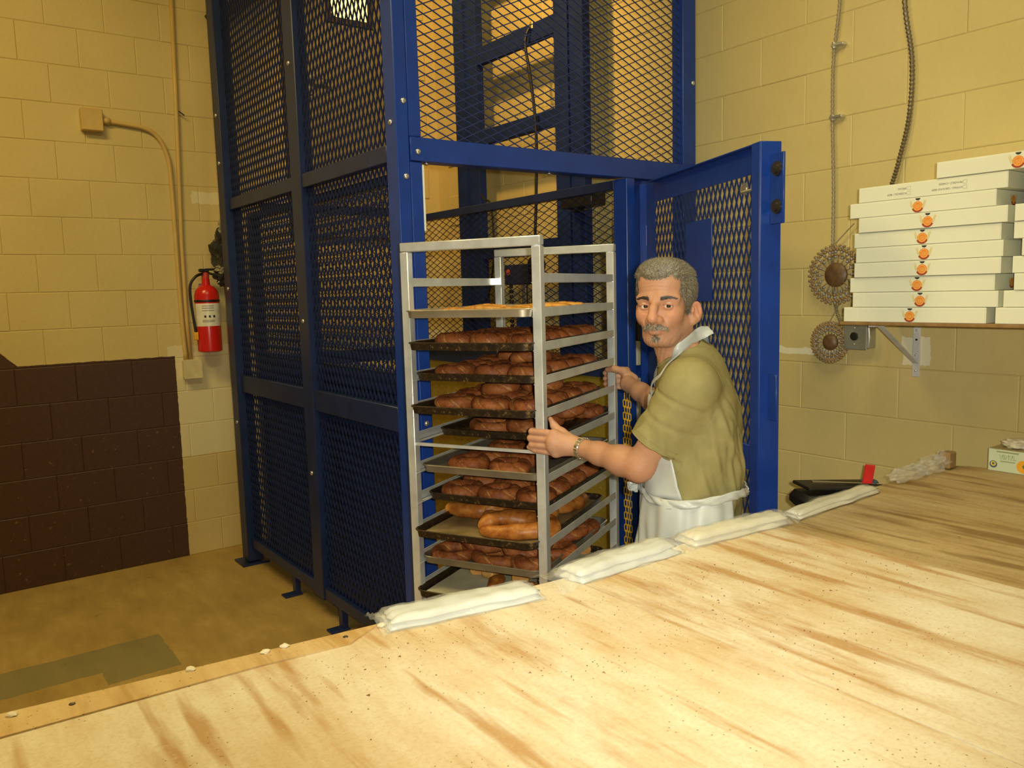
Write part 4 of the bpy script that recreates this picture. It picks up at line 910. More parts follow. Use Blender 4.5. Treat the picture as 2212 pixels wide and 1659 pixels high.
for dx, dy in ((-.13, -.04), (-.13, .05), (.12, -.04), (.12, .05)):
    p = q @ Vector((dx, dy, 0)) + Vector((2.62, 1.60, 0)); MB().tube([(p.x, p.y, 0), (p.x, p.y, .77)], .012, 8).build('stand_leg', BL, bc)
MB().tube([(2.47, 1.655, .77), (2.462, 1.66, .73), (2.455, 1.668, .715)], .010, 8).build('catch', BL, bc)
# glove box
gb = empty('glove_box', (3.0, 1.19, TZ), 'pale green box of vinyl gloves at the wall end of the table', 'glove box')
GG = M('glove_box_green', (.62, .70, .52), .5, 0, .05, 8)
GX, GY0, GY1, GZ_, GH = 2.985, 1.262, 1.03, TZ - .003, .078
MB().bb((GX, GY1, GZ_), (GX + .115, GY0, GZ_ + GH), ch=.002).build('carton_body', GG, gb)
MB().bb((GX + .0, GY1 + .002, GZ_ + GH), (GX + .113, GY0 - .002, GZ_ + GH + .0012)).build('top_panel', M('glove_top', (.40, .33, .16), .6), gb)
def flat_text(parent, s, size, y, z, x, mat, name, ex_=0, width=None):
    cu = bpy.data.curves.new(name, 'FONT'); cu.body = s; cu.size = size; cu.align_x = 'CENTER'; cu.align_y = 'CENTER'; cu.materials.append(mat); cu.offset = ex_
    t = text_mesh(name, cu); t.parent = parent; pw = wloc(parent)
    t.matrix_local = Matrix(((0, 0, -1, x - pw.x), (-1, 0, 0, y - pw.y), (0, 1, 0, z - pw.z), (0, 0, 0, 1))); return t
flat_text(gb, 'VINYL', .019, 1.200, GZ_ + .052, GX - .0009, M('vinyl_green', (.25, .42, .12), .5), 'lettering_outline', .0012); flat_text(gb, 'VINYL', .019, 1.200, GZ_ + .052, GX - .0015, WHITE, 'lettering')
MB().bb((GX - .0006, 1.165, GZ_ + .068), (GX - .0001, 1.235, GZ_ + .072)).build('small_print', M('print_olive', (.30, .34, .18), .6), gb)
MB().bb((GX - .0006, 1.175, GZ_ + .036), (GX - .0001, 1.222, GZ_ + .039)).build('small_print', M('print_olive', (.30, .34, .18), .6), gb)
MB().lathe([(.0125, 0), (.0125, -.0006)], (GX, 1.244, GZ_ + .024), 24, 'x').build('round_badge', M('badge_blue', (.08, .12, .22), .5), gb); MB().lathe([(.0085, 0), (.0085, -.001)], (GX, 1.244, GZ_ + .026), 20, 'x').build('badge_centre', M('badge_yellow', (.72, .58, .06), .5), gb)
MB().lathe([(.004, 0), (.004, -.0014)], (GX, 1.244, GZ_ + .0265), 14, 'x').build('badge_dot', M('badge_blue', (.08, .12, .22), .5), gb)
MB().lathe([(.022, 0), (.022, -.0006)], (GX, 1.148, GZ_ + .027), 28, 'x').build('flower_print', M('flower_orange', (.88, .42, .03), .5), gb); MB().lathe([(.007, 0), (.007, -.001)], (GX, 1.145, GZ_ + .028), 16, 'x').build('flower_eye', M('flower_green', (.15, .22, .05), .5), gb)
o = lump((0, 0, 0), (.045, .05, .018), 2.5, .35, 'vinyl_glove', M('glove_film', (.72, .66, .52), .3), 4); o.data.polygons.foreach_set('use_smooth', [True] * len(o.data.polygons)); o.parent = gb; o.location = (.05, -.0, GH + .012)

# ------------------------------------------------------------------ the baker
import openvdb as vdb
class SDF:
    """dense distance grid; solids are blended in with a smooth minimum, each only inside its own box"""
    def __init__(s, lo, hi, h):
        s.h = h; s.lo = np.array(lo, np.float32); s.n = np.ceil((np.array(hi) - s.lo) / h).astype(int) + 1
        s.a = np.full(s.n, 1.0, np.float32)
    def region(s, lo, hi, pad):
        i0 = np.maximum(0, np.floor((np.array(lo) - pad - s.lo) / s.h).astype(int)); i1 = np.minimum(s.n, np.ceil((np.array(hi) + pad - s.lo) / s.h).astype(int) + 1)
        ax = [s.lo[k] + s.h * np.arange(i0[k], i1[k], dtype=np.float32) for k in range(3)]
        return tuple(slice(a, b) for a, b in zip(i0, i1)), np.meshgrid(*ax, indexing='ij', sparse=True)
    def put(s, fn, lo, hi, k=.01, sub=False):
        sl, (X, Y, Z) = s.region(lo, hi, k + 4 * s.h)
        if min(x.stop - x.start for x in sl) <= 0: return
        d = fn(X, Y, Z).astype(np.float32); a = s.a[sl]
        if sub:
            h = np.maximum(k - np.abs(a + d), 0) / k; s.a[sl] = np.maximum(a, -d) + h * h * k * .25
        else:
            h = np.maximum(k - np.abs(a - d), 0) / k; s.a[sl] = np.minimum(np.minimum(a, d) - h * h * k * .25, 1.0)
    def cone(s, p, q, r0, r1, k=.01, sub=False):
        p, q = np.array(p, float), np.array(q, float); v = q - p; L = max(1e-6, v @ v)
        def fn(X, Y, Z):
            t = np.clip(((X - p[0]) * v[0] + (Y - p[1]) * v[1] + (Z - p[2]) * v[2]) / L, 0, 1)
            return np.sqrt((X - p[0] - t * v[0]) ** 2 + (Y - p[1] - t * v[1]) ** 2 + (Z - p[2] - t * v[2]) ** 2) - (r0 + (r1 - r0) * t)
        r = max(r0, r1); s.put(fn, np.minimum(p, q) - r, np.maximum(p, q) + r, k, sub)
    def chain(s, pts, rs, k=.008):
        for i in range(len(pts) - 1): s.cone(pts[i], pts[i + 1], rs[i], rs[i + 1], k)
    def ell(s, c, axes, radii, k=.01, sub=False):
        c = np.array(c, float); A = np.array(axes, float); R = np.array(radii, float)
        def fn(X, Y, Z):
            D = (X - c[0], Y - c[1], Z - c[2]); q = [sum(D[i] * A[j][i] for i in range(3)) for j in range(3)]
            k0 = np.sqrt(sum((q[j] / R[j]) ** 2 for j in range(3))); k1 = np.sqrt(sum((q[j] / R[j] ** 2) ** 2 for j in range(3))) + 1e-6
            return k0 * (k0 - 1) / k1
        m = R.max(); s.put(fn, c - m, c + m, k, sub)
    def mesh(s, name, mat, smooth_it=1):
        g = vdb.FloatGrid(1.0); g.copyFromArray(np.ascontiguousarray(s.a)); pts, quads = g.convertToQuads(0.0)
        pts = pts * s.h + s.lo; me = bpy.data.meshes.new(name)
        me.from_pydata(pts.tolist(), [], quads.tolist()); me.materials.append(mat)
        bm = bmesh.new(); bm.from_mesh(me); bmesh.ops.recalc_face_normals(bm, faces=bm.faces)
        for _ in range(smooth_it): bmesh.ops.smooth_vert(bm, verts=bm.verts, factor=.5, use_axis_x=True, use_axis_y=True, use_axis_z=True)
        bm.to_mesh(me); bm.free(); me.polygons.foreach_set('use_smooth', [True] * len(me.polygons)); return me
V = lambda *a: np.array(a, float)
FB = V(-.638, .770, 0); LB = V(-.770, -.638, 0); UP = V(0, 0, 1)            # body: forward, left, up
# trunk: height -> centre, half width, half depth
CXY = [(0.80, 1.800, 1.570), (0.97, 1.800, 1.570), (1.10, 1.806, 1.566), (1.22, 1.812, 1.566), (1.31, 1.808, 1.572), (1.36, 1.795, 1.578), (1.42, 1.78, 1.582)]
TRK = [(.80, .172, .120), (.90, .170, .126), (.98, .166, .132), (1.08, .166, .130), (1.18, .178, .122), (1.25, .182, .112), (1.30, .165, .098), (1.335, .125, .082), (1.365, .085, .068), (1.40, .060, .060)]
def trunk_fn(off, zlo, zhi, wr=0):
    zc, xc, yc = zip(*CXY); zt, wa, wb = zip(*TRK)
    def fn(X, Y, Z):
        cx_, cy_ = np.interp(Z, zc, xc), np.interp(Z, zc, yc); a, b = np.interp(Z, zt, wa) + off, np.interp(Z, zt, wb) + off
        f = (X - cx_) * FB[0] + (Y - cy_) * FB[1]; l = (X - cx_) * LB[0] + (Y - cy_) * LB[1]
        k0 = (np.abs(l / a) ** 2.3 + np.abs(f / b) ** 2.3) ** (1 / 2.3); d = (k0 - 1) * np.minimum(a, b) * .95
        if wr:   # folds of loose cotton: diagonal pulls from the shoulder down to the hip
            ph = np.arctan2(l, f)
            d = d + wr * (np.sin(34 * Z + 5 * ph + 2 * np.sin(9 * Z)) * .6 + np.sin(21 * Z - 7 * ph + 1.3) * .5 + np.sin(60 * Z + 11 * ph) * .2) * np.clip((1.33 - Z) * 4, 0, 1)
        return np.maximum(d, np.maximum(zlo - Z, Z - zhi))
    return fn
LSH, LEL, LWR = V(1.676, 1.470, 1.300), V(1.6108, 1.600, 1.0657), V(1.5863, 1.8264, 1.0916)
RSH, REL, RWR = V(1.945, 1.690, 1.300), V(2.085, 1.940, 1.145), V(2.140, 2.180, 1.207)
HC = V(1.707, 1.5875, 1.5215); FH = V(-.9015, -.4327, 0); LH = V(.4327, -.9015, 0)   # head: centre, face direction, its left
def hd(f, l, u): return HC + FH * f + LH * l + UP * u
HA = (FH, LH, UP)
body = SDF((1.34, 1.30, -.004), (2.32, 2.40, 1.68), .003)
B = body
# head
EY = -.0065
B.ell(hd(-.018, 0, .036), HA, (.098, .0765, .078), .02); B.ell(hd(.028, 0, -.020), HA, (.066, .056, .082), .03)
B.ell(hd(.052, 0, .062), HA, (.043, .058, .046), .025)
B.cone(hd(.045, -.016, -.093), hd(.045, .016, -.093), .024, .024, .03); B.cone(hd(.068, -.009, -.097), hd(.068, .009, -.097), .0185, .0185, .02)
for s in (-1, 1):
    B.cone(hd(-.006, s * .051, -.060), hd(.042, s * .024, -.090), .017, .020, .03)
    B.ell(hd(.058, s * .042, -.030), HA, (.026, .021, .022), .03)
    B.cone(hd(.082, s * .014, .017), hd(.066, s * .052, .014), .0125, .0105, .014)
    B.ell(hd(.100, s * .033, -.007), HA, (.021, .0190, .0130), .012, True)
    B.ell(hd(.0715, s * .0325, EY), HA, (.0145, .0150, .0135), .004)
B.cone(hd(.090, 0, .006), hd(.106, 0, -.012), .0095, .0105, .010); B.cone(hd(.106, 0, -.012), hd(.116, 0, -.036), .0105, .0130, .008); B.ell(hd(.112, 0, -.040), HA, (.0165, .0140, .0125), .008)
for s in (-1, 1):
    B.ell(hd(.101, s * .0160, -.043), HA, (.0130, .0090, .0095), .006); B.ell(hd(.107, s * .0075, -.0525), HA, (.006, .0040, .0042), .003, True)
    B.cone(hd(.0905, s * .021, -.044), hd(.080, s * .036, -.072), .0035, .0030, .012, True)     # fold from nose to mouth corner
B.ell(hd(.080, 0, -.062), HA, (.020, .034, .021), .02)
B.cone(hd(.0985, -.010, -.0655), hd(.0985, .010, -.0655), .0052, .0052, .005); B.cone(hd(.0985, 0, -.0655), hd(.086, .027, -.068), .0050, .0025, .005); B.cone(hd(.0985, 0, -.0655), hd(.086, -.027, -.068), .0050, .0025, .005)
B.cone(hd(.0955, -.010, -.0765), hd(.0955, .010, -.0765), .0066, .0066, .006); B.cone(hd(.0955, 0, -.0765), hd(.085, .024, -.071), .006, .0025, .006); B.cone(hd(.0955, 0, -.0765), hd(.085, -.024, -.071), .006, .0025, .006)
B.cone(hd(.1055, -.012, -.0708), hd(.1055, .012, -.0708), .0018, .0018, .003, True)
for s in (-1, 1):   # ears
    ea = (-FH * .72 + LH * s * .69, LH * s * .72 + FH * .69, UP); e0 = hd(-.020, s * .083, -.027)
    B.ell(e0, ea, (.0190, .0078, .0315), .006); B.ell(e0 + ea[1] * .0075 - ea[0] * .001 + UP * .005, ea, (.0130, .0068, .0215), .003, True); B.cone(e0 + ea[1] * .004 - ea[0] * .004 + UP * .012, e0 + ea[1] * .004 + ea[0] * .005 - UP * .010, .0035, .0035, .004); B.ell(hd(-.012, s * .078, -.052), ea, (.008, .006, .010), .006)
    B.cone(hd(-.006, s * .077, -.016), hd(-.004, s * .077, -.025), .0048, .0048, .004)
# neck and trunk
B.cone(hd(-.030, 0, -.055), V(1.785, 1.585, 1.35), .056, .062, .03); B.cone(hd(-.020, 0, -.07), V(1.765, 1.588, 1.345), .045, .052, .03)
B.cone(hd(-.022, .056, -.045), V(1.76, 1.60, 1.345), .013, .013, .02)
B.put(trunk_fn(-.012, .82, 1.39), (1.55, 1.35, .82), (2.05, 1.82, 1.39), .03)
for sh, el, wr in ((LSH, LEL, LWR), (RSH, REL, RWR)):
    m = sh * .45 + el * .55; B.cone(sh, m, .056, .045, .03); B.cone(m, el, .045, .0385, .03)
    fa = el * .72 + wr * .28; B.cone(el, fa, .0385, .0395, .03); B.cone(fa, el * .35 + wr * .65, .0395, .0325, .03); B.cone(el * .35 + wr * .65, wr, .0325, .0275, .02)
    B.cone(el, el + (el - sh) / np.linalg.norm(el - sh) * .006 + UP * -.004, .034, .030, .02)
# legs, standing behind the table
for s in (-1, 1):
    hp = V(1.800, 1.570, .86) + LB * s * .085; kn = V(1.800, 1.570, .48) + LB * s * .095 + FB * .015; an = V(1.800, 1.570, .07) + LB * s * .10 - FB * .02
    B.cone(hp, kn, .082, .056, .03); B.cone(kn, kn * .6 + an * .4, .055, .054, .02); B.cone(kn * .6 + an * .4, an, .054, .036, .02); B.cone(an, an + FB * .12 - UP * .03, .034, .028, .02)
# hands. rack frame helper
RXn, RYn = V(*RX), V(*RY); RCn = V(*RC)
def rk(x, y, z): return RCn + RXn * x + RYn * y + UP * z
def hand(wr, mcp, fingers, thumb, pr):
    for m in mcp: B.cone(wr, m, .0225, pr, .012)
    for i in range(3): B.cone(mcp[i], mcp[i + 1], pr, pr, .010)
    c = sum(mcp) / 4; B.cone((wr + c) / 2, c, .017, .014, .02)
    for m, ch_, r in fingers: B.chain([m] + ch_, [r * 1.08] + [r * (1 - .06 * k) for k in range(len(ch_))], .0035)
    B.chain(thumb[0], thumb[1], .010)
# left hand: back of the hand to the camera, fingers across the post's front face
zf = (1.1330, 1.1120, 1.0915, 1.0715)
mc = [rk(-.368, -.292, zf[0] - .004), rk(-.374, -.287, zf[1] - .002), rk(-.373, -.288, zf[2]), rk(-.366, -.296, zf[3] + .002)]
fg = []
for i, z in enumerate(zf):
    r = (.0112, .0114, .0110, .0098)[i]; x = -.352 - r - .0005; y1 = (-.2165, -.2115, -.2155, -.222)[i]
    if i < 3: fg.append((mc[i], [rk(x - .006, -.268, z), rk(x - .003, y1, z + .001), rk(-.343, y1 + .009, z + .001), rk(-.331, y1 + .008, z)], r))
    else: fg.append((mc[i], [rk(x - .004, -.262, z + .002), rk(x - .002, -.226, z + .004), rk(x - .001, -.205, z + .012)], r))
hand(LWR, mc, fg, ([rk(-.350, -.345, 1.108), rk(-.338, -.305, 1.130), rk(-.331, -.278, 1.148), rk(-.329, -.264, 1.170)], [.019, .0145, .0110, .0075]), .0150)
# right hand: palm on the near side of the far post, thumb over its front
zr = (1.249, 1.228, 1.207, 1.187)
mr = [rk(.366, -.283, zr[0]), rk(.370, -.279, zr[1]), rk(.369, -.280, zr[2]), rk(.364, -.286, zr[3])]
fr_ = []
for i, z in enumerate(zr):
    r = (.0108, .0110, .0106, .0094)[i]; fr_.append((mr[i], [rk(.352 + r + .001, -.225, z - .002), rk(.345, -.222 + r + .002, z - .004), rk(.327, -.222 + r + .001, z - .006)], r))
hand(RWR, mr, fr_, ([rk(.335, -.32, 1.222), rk(.318, -.290, 1.252), rk(.3115, -.252, 1.262), rk(.311, -.226, 1.258)], [.020, .0155, .0125, .0105]), .0135)

def skin_mat():
    m, nt, b = nt_new('skin'); at = nt.nodes.new('ShaderNodeVertexColor'); at.layer_name = 'tone'
    v = objvec(nt); f = noise_n(nt, 60, 5, v, .6)
    f2 = noise_n(nt, 14, 4, v, .6)
    col = mixc(nt, math_n(nt, 'MULTIPLY', f, .34), at.outputs[0], (.34, .135, .075)); col = mixc(nt, math_n(nt, 'MULTIPLY', ramp(nt, f2, [(.45, (0, 0, 0)), (.7, (1, 1, 1))]), .3), col, (.40, .17, .10))
    nt.links.new(col, b.inputs['Base Color']); b.inputs['Roughness'].default_value = .52; b.inputs['Specular IOR Level'].default_value = .35
    b.inputs['Subsurface Weight'].default_value = .06; b.inputs['Subsurface Radius'].default_value = (.012, .004, .002); b.inputs['Subsurface Scale'].default_value = .6
    bump(nt, b, math_n(nt, 'ADD', noise_n(nt, 260, 3, v), math_n(nt, 'MULTIPLY', noise_n(nt, 70, 4, v), 1.2)), .45, .0016); return m
SKIN = skin_mat()
person = bpy.data.objects.new('person', body.mesh('person', SKIN, 1)); COL.objects.link(person)
tag(person, 'grey-haired man in khaki shirt and white apron gripping the bakery rack, looking back', 'person')
me = person.data; nv = len(me.vertices); co = np.empty(nv * 3, np.float32); me.vertices.foreach_get('co', co); co = co.reshape(-1, 3)
rel = co - HC; hf, hl, hu = rel @ FH, rel @ LH, rel @ UP
vn = np.empty(nv * 3, np.float32); me.vertices.foreach_get('normal', vn); vn = vn.reshape(-1, 3)
face = (hf > .03) & (np.abs(hl) < .09) & (np.abs(hu) < .12); dsp = np.zeros(nv)
gs = lambda x, w: np.exp(-(x / w) ** 2)
dsp -= face * .0011 * gs(hl, .045) * sum(gs(hu - z - .003 * np.cos(hl * 45), .0021) for z in (.032, .043, .053))
for s in (-1, 1):
    la = hl * s
    dsp -= face * .0014 * gs(la - .034, .016) * gs(hu - (EY - .0165 - .25 * np.abs(la - .034)), .0023); dsp += face * .0012 * gs(la - .034, .014) * gs(hu - (EY - .0125), .0030)
    for k, ang in enumerate((-.5, 0, .5)): dsp -= face * .0009 * gs(la - .060, .008) * gs(hu - EY - ang * (la - .050), .0016)
    dsp -= face * .0012 * gs(la - .006 - .0, .0022) * gs(hu - .014, .008)
    dsp -= face * .0013 * gs(la - (.030 + (-.050 - hu) * .35), .0026) * gs(hu + .060, .016)
dsp -= (np.abs(hl) < .09) * .0013 * np.clip((-.085 - hu) * 60, 0, 1) * (hu > -.17) * (np.sin((hl * 1.0 - hu * .55 + hf * .2) * 420) > .72)
co = co + vn * dsp[:, None].astype(np.float32); me.vertices.foreach_set('co', co.ravel()); me.update()
rel = co - HC; hf, hl, hu = rel @ FH, rel @ LH, rel @ UP
tone = np.tile(V(.49, .262, .158), (nv, 1))
def blend(w, c):
    global tone
    w = np.clip(w, 0, 1)[:, None]; tone = tone * (1 - w) + V(*c) * w
head_m = (hu > -.14) & (np.abs(hl) < .12) & (np.abs(hf) < .15)
G = lambda d, r: np.exp(-(d / r) ** 2)
blend(head_m * G(np.sqrt((hf - .11) ** 2 + hl ** 2 + (hu + .035) ** 2), .022) * .55, (.56, .20, .12))
for s in (-1, 1):
    blend(head_m * G(np.sqrt((hf - .08) ** 2 + (hl - s * .045) ** 2 + (hu + .03) ** 2), .026) * .45, (.58, .22, .13))
    blend(head_m * G(np.sqrt((hl - s * .085) ** 2 + (hf + .02) ** 2 + (hu + .014) ** 2), .03) * .6, (.62, .24, .15))
    blend(head_m * G(np.sqrt((hf - .08) ** 2 + (hl - s * .033) ** 2 * .5 + (hu + .015) ** 2 * 1.6), .017) * .35, (.34, .15, .09))
blend(head_m * (hf > .082) * (np.abs(hl) < .026) * G(hu + .0705, .0095) * .9, (.50, .155, .105))
stub = head_m * (hf > -.01) * (hu < -.045) * np.clip((-.045 - hu) * 40, 0, 1) * (hu > -.125) * .28
blend(stub, (.30, .20, .14))
gk = np.minimum.reduce([np.linalg.norm(co - p, axis=1) for p in mc + mr]); hx = np.minimum.reduce([np.linalg.norm(co - p, axis=1) for p in mc + mr + [(LWR + sum(mc) / 4) / 2, (RWR + sum(mr) / 4) / 2]]); blend(np.clip((.055 - hx) * 60, 0, 1) * .7, (.60, .34, .225)); blend(G(gk, .014) * .35, (.60, .27, .17))
blend(G(np.linalg.norm(co - LEL - V(0, 0, -.03), axis=1), .05) * .5, (.60, .24, .15))
ca_ = me.color_attributes.new('tone', 'FLOAT_COLOR', 'POINT'); ca_.data.foreach_set('color', np.concatenate([tone, np.ones((nv, 1))], 1).astype(np.float32).ravel())
bvh_body = BVHTree.FromPolygons([tuple(c) for c in co.tolist()], [tuple(p.vertices) for p in me.polygons])
def pchild(mb, name, m, smooth='all'): return mb.build(name, m, person, smooth=smooth)

# eyes: white ball, iris, pupil
for s in (-1, 1):
    e = hd(.0738, s * .0325, EY); look = (V(0, 0, 1.57) - e); look /= np.linalg.norm(look)
    q = Vector(look).to_track_quat('Z', 'Y').to_matrix()
    def turned(prof, n=20):
        t = MB().lathe(prof, n=n); mb = MB(); mb.add([q @ Vector(v) + Vector(e) for v in t.v], t.f); return mb
    R_ = .0136; eye = pchild(turned([(R_ * math.sin(a), -R_ * math.cos(a)) for a in np.linspace(.05, PI - .05, 14)]), 'eye', M('eye_white', (.62, .56, .48), .2, 0, .03))
    iris = turned([(.0062, R_ * .893), (.0055, R_ * .93), (.003, R_ * .985), (.0002, R_ * 1.012)]).build('iris', M('iris_brown', (.035, .018, .010), .15, 0, .3, 300), eye, smooth='all')
    for up, nm in ((1, 'upper_eyelid'), (-1, 'lower_eyelid')):
        pts = []
        for k in range(11):
            t = k / 10 * 2 - 1; yy = t * .0152; zz = (.0068 if up > 0 else -.0066) * math.sqrt(max(0, 1 - t * t * .98)) - (.001 if up > 0 else .0) + .0
            w = hd(.0735 + math.sqrt(max(1e-6, .0149 ** 2 - min(yy * yy, .0146 ** 2) * .82 - zz * zz)), s * .0325 + yy, EY + zz); pts.append(w)
        pchild(MB().tube(pts, [.0012] + [.0024 if up > 0 else .0018] * 9 + [.0012], 8), nm, M('eyelid', (.44, .20, .115) if up > 0 else (.48, .23, .13), .5, 0, .05))

# hair, brows, moustache: short strands rooted on the skin
def strands(name, roots, m, width):
    mb = MB()
    for p, n, d, L in roots:
        p, n, d = Vector(p), Vector(n), Vector(d); sd = n.cross(d)
        if sd.length < 1e-4: continue
        sd = sd.normalized() * width; a = p - n * .001; b = p + (n * .42 + d * .9) * (L * .5); c = p + (n * .36 + d * 2.0) * (L * .5)
        mb.add([a - sd, a + sd, b + sd * .8, b - sd * .8, c], [(0, 1, 2, 3), (3, 2, 4)])
    return pchild(mb, name, m)
def hairm(name, c): return M(name, c, .55, 0, .55, 240)
HAIR = hairm('grey_hair', (.150, .125, .088)); HAIRW = hairm('light_grey_hair', (.27, .245, .19)); BROW = hairm('dark_brow', (.035, .022, .014)); MOUS = hairm('moustache_grey', (.24, .20, .14)); MOUSD = hairm('moustache_dark', (.08, .06, .042))
vn = np.empty(nv * 3, np.float32); me.vertices.foreach_get('normal', vn); vn = vn.reshape(-1, 3)
al = np.abs(hl); jag = np.array([noise.noise(Vector(c) * 90) for c in co[:, :]]) * .004 if False else .003 * np.sin(hl * 700 + 3 * np.sin(hu * 400)) * np.sin(hu * 520 + hf * 330)
top = (hu > .0640 + jag + .010 * np.clip((al - .022) / .02, 0, 1) * (al < .046))
side = (al > .040) & (hu > -.030) & (hf < .060 + jag - np.clip(.036 - hu, 0, 1) * .78) & (hf > -.12)
back = (hf < -.022) & (hu > -.066)
earz = (np.sqrt((hf + .020) ** 2 + (hu + .025) ** 2) < .036) & (al > .073)
scalp = head_m & (top | side | back) & ~earz
fidx = [p.index for p in me.polygons if all(scalp[v] for v in p.vertices)]
# close cap of hair under the strands, thinning towards the hairline
eg = np.empty(len(me.edges) * 2, np.int32); me.edges.foreach_get('vertices', eg); eg = eg.reshape(-1, 2); lvl = scalp.astype(float) * 9
for st_ in range(9):
    a_, b_ = lvl[eg[:, 0]].copy(), lvl[eg[:, 1]].copy(); np.minimum.at(lvl, eg[:, 0], b_ + 1); np.minimum.at(lvl, eg[:, 1], a_ + 1)
thk = (.0060 + .0018 * np.array([noise.noise(Vector(c) * 70) for c in np.where(scalp[:, None], co, 0).tolist()]) + .004 * (hu > .07)) * np.clip(lvl / 6, .12, 1)
mp = {}; cv = []; cf = []
for fi in fidx:
    f = []
    for v in me.polygons[fi].vertices:
        if v not in mp: mp[v] = len(cv); cv.append(tuple(co[v] + vn[v] * thk[v]))
        f.append(mp[v])
    cf.append(tuple(f))
capm = MB(); capm.add(cv, cf); hair = pchild(capm, 'hair', HAIR)
ids = np.flatnonzero(scalp); wgt = np.where((lvl[ids] < 5) | (vn[ids] @ FH > .2), 2.2, 1.0); pick = rng.choice(ids, 13000, p=wgt / wgt.sum())
def comb(i):
    fr = vn[i] @ FH > .35 and hu[i] > .04
    d = (-FH * .5 + UP * .8 + LH * .25 if fr else -FH * (.9 if hu[i] > .05 else .45) - UP * (.1 if hu[i] > .06 else .7)) + rng.normal(0, .24, 3); d -= vn[i] * (d @ vn[i]); return d / (np.linalg.norm(d) + 1e-6)
rt = [(co[i] + vn[i] * (thk[i] - .0015), vn[i], comb(i), .017 + .008 * rng.random() + (.005 if hu[i] > .075 else -.004) - (.006 if lvl[i] < 3 else 0)) for i in pick]
for nm, sl, mm in (('hair_strands', slice(0, 8000), HAIR), ('grey_strands', slice(8000, 13000), HAIRW)):
    o = strands(nm, rt[sl], mm, .0005); o.parent = hair; tag(o, kind='stuff')
def on_skin(f, l, u):
    o_ = Vector(hd(f + .06, l, u)); h = bvh_body.ray_cast(o_, Vector(-FH)); return h[0], h[1]
def patch(name, gen, n, L, dirf, m, w=.0005):
    rs = []
    for _ in range(n):
        f, l, u = gen(); p, nn = on_skin(f, l, u)
        if p is None: continue
        d = V(*dirf(l, u)); d = FH * d[0] + LH * d[1] + UP * d[2] + rng.normal(0, .15, 3); n_ = V(*nn); d -= n_ * (d @ n_); d /= np.linalg.norm(d); rs.append((V(*p), n_ * .5, d, L * (.7 + .6 * rng.random())))
    o = strands(name, rs, m, w); return tag(o, kind='stuff')
for s in (-1, 1):
    def gb_(s=s):
        t = rng.random(); return (.08, s * (.014 + .038 * t), .0125 + .006 * math.sin(t * 2.6) - .004 * t + rng.normal(0, .0019) * (1.3 - t))
    patch('eyebrow', gb_, 480, .0085, lambda l, u, s=s: (0, s * 1.0, .15), BROW)
def gm():
    l = rng.uniform(-1, 1); l2 = l * .033; return (.09, l2, -.0585 - .30 * max(0, abs(l2) - .012) + rng.normal(0, .0032) * (1.2 - .6 * abs(l)))
moust = patch('moustache', gm, 900, .010, lambda l, u: (0, .7 * np.sign(l) * min(1, abs(l) * 60), -1), MOUS, .0006); patch('moustache_dark_hairs', gm, 420, .010, lambda l, u: (0, .7 * np.sign(l) * min(1, abs(l) * 60), -1), MOUSD).parent = moust
patch('chin_tuft', lambda: (.09, rng.normal(0, .0055), -.0905 + rng.normal(0, .0042)), 260, .009, lambda l, u: (0, 0, -1), MOUSD); patch('chin_tuft', lambda: (.09, rng.normal(0, .004), -.094 + rng.normal(0, .003)), 120, .009, lambda l, u: (0, 0, -1), HAIRW)

# shirt
SHIRT = M('khaki_cotton', (.265, .230, .098), .85, 0, .07, 30, .25, 400, spec=.15)
SG = SDF((1.44, 1.28, .76), (2.20, 2.05, 1.44), .0035)
SG.put(trunk_fn(.006, .80, 1.39, .0075), (1.52, 1.32, .80), (2.10, 1.86, 1.39), .02)
SG.cone(V(1.805, 1.58, 1.33), V(1.783, 1.584, 1.372), .082, .066, .03)
def sleeve(sh, el, t, r0, r1):
    ax_ = (el - sh) / np.linalg.norm(el - sh); hem = sh + (el - sh) * t
    def fn(X, Y, Z):
        q = (X - sh[0]) * ax_[0] + (Y - sh[1]) * ax_[1] + (Z - sh[2]) * ax_[2]; L = np.linalg.norm(hem - sh); tt = np.clip(q / L, -.2, 1)
        d = np.sqrt((X - sh[0] - q.clip(0, L) * ax_[0]) ** 2 + (Y - sh[1] - q.clip(0, L) * ax_[1]) ** 2 + (Z - sh[2] - q.clip(0, L) * ax_[2]) ** 2) - (r0 + (r1 - r0) * tt.clip(0, 1))
        d = d + .0028 * np.sin(q * 75 + 9 * np.sin(X * 22) + Z * 30) * tt.clip(0, 1) - .0022 * np.exp(-((q - L + .004) / .006) ** 2)
        return np.maximum(d, q - L)
    SG.put(fn, np.minimum(sh, hem) - .1, np.maximum(sh, hem) + .1, .035)
    return hem, ax_
sleeve(LSH, LEL, .70, .069, .069); sleeve(RSH, REL, .55, .068, .068)
SG.cone(V(1.81, 1.575, 1.31), LSH, .075, .066, .04); SG.cone(V(1.81, 1.575, 1.31), RSH, .075, .066, .04)
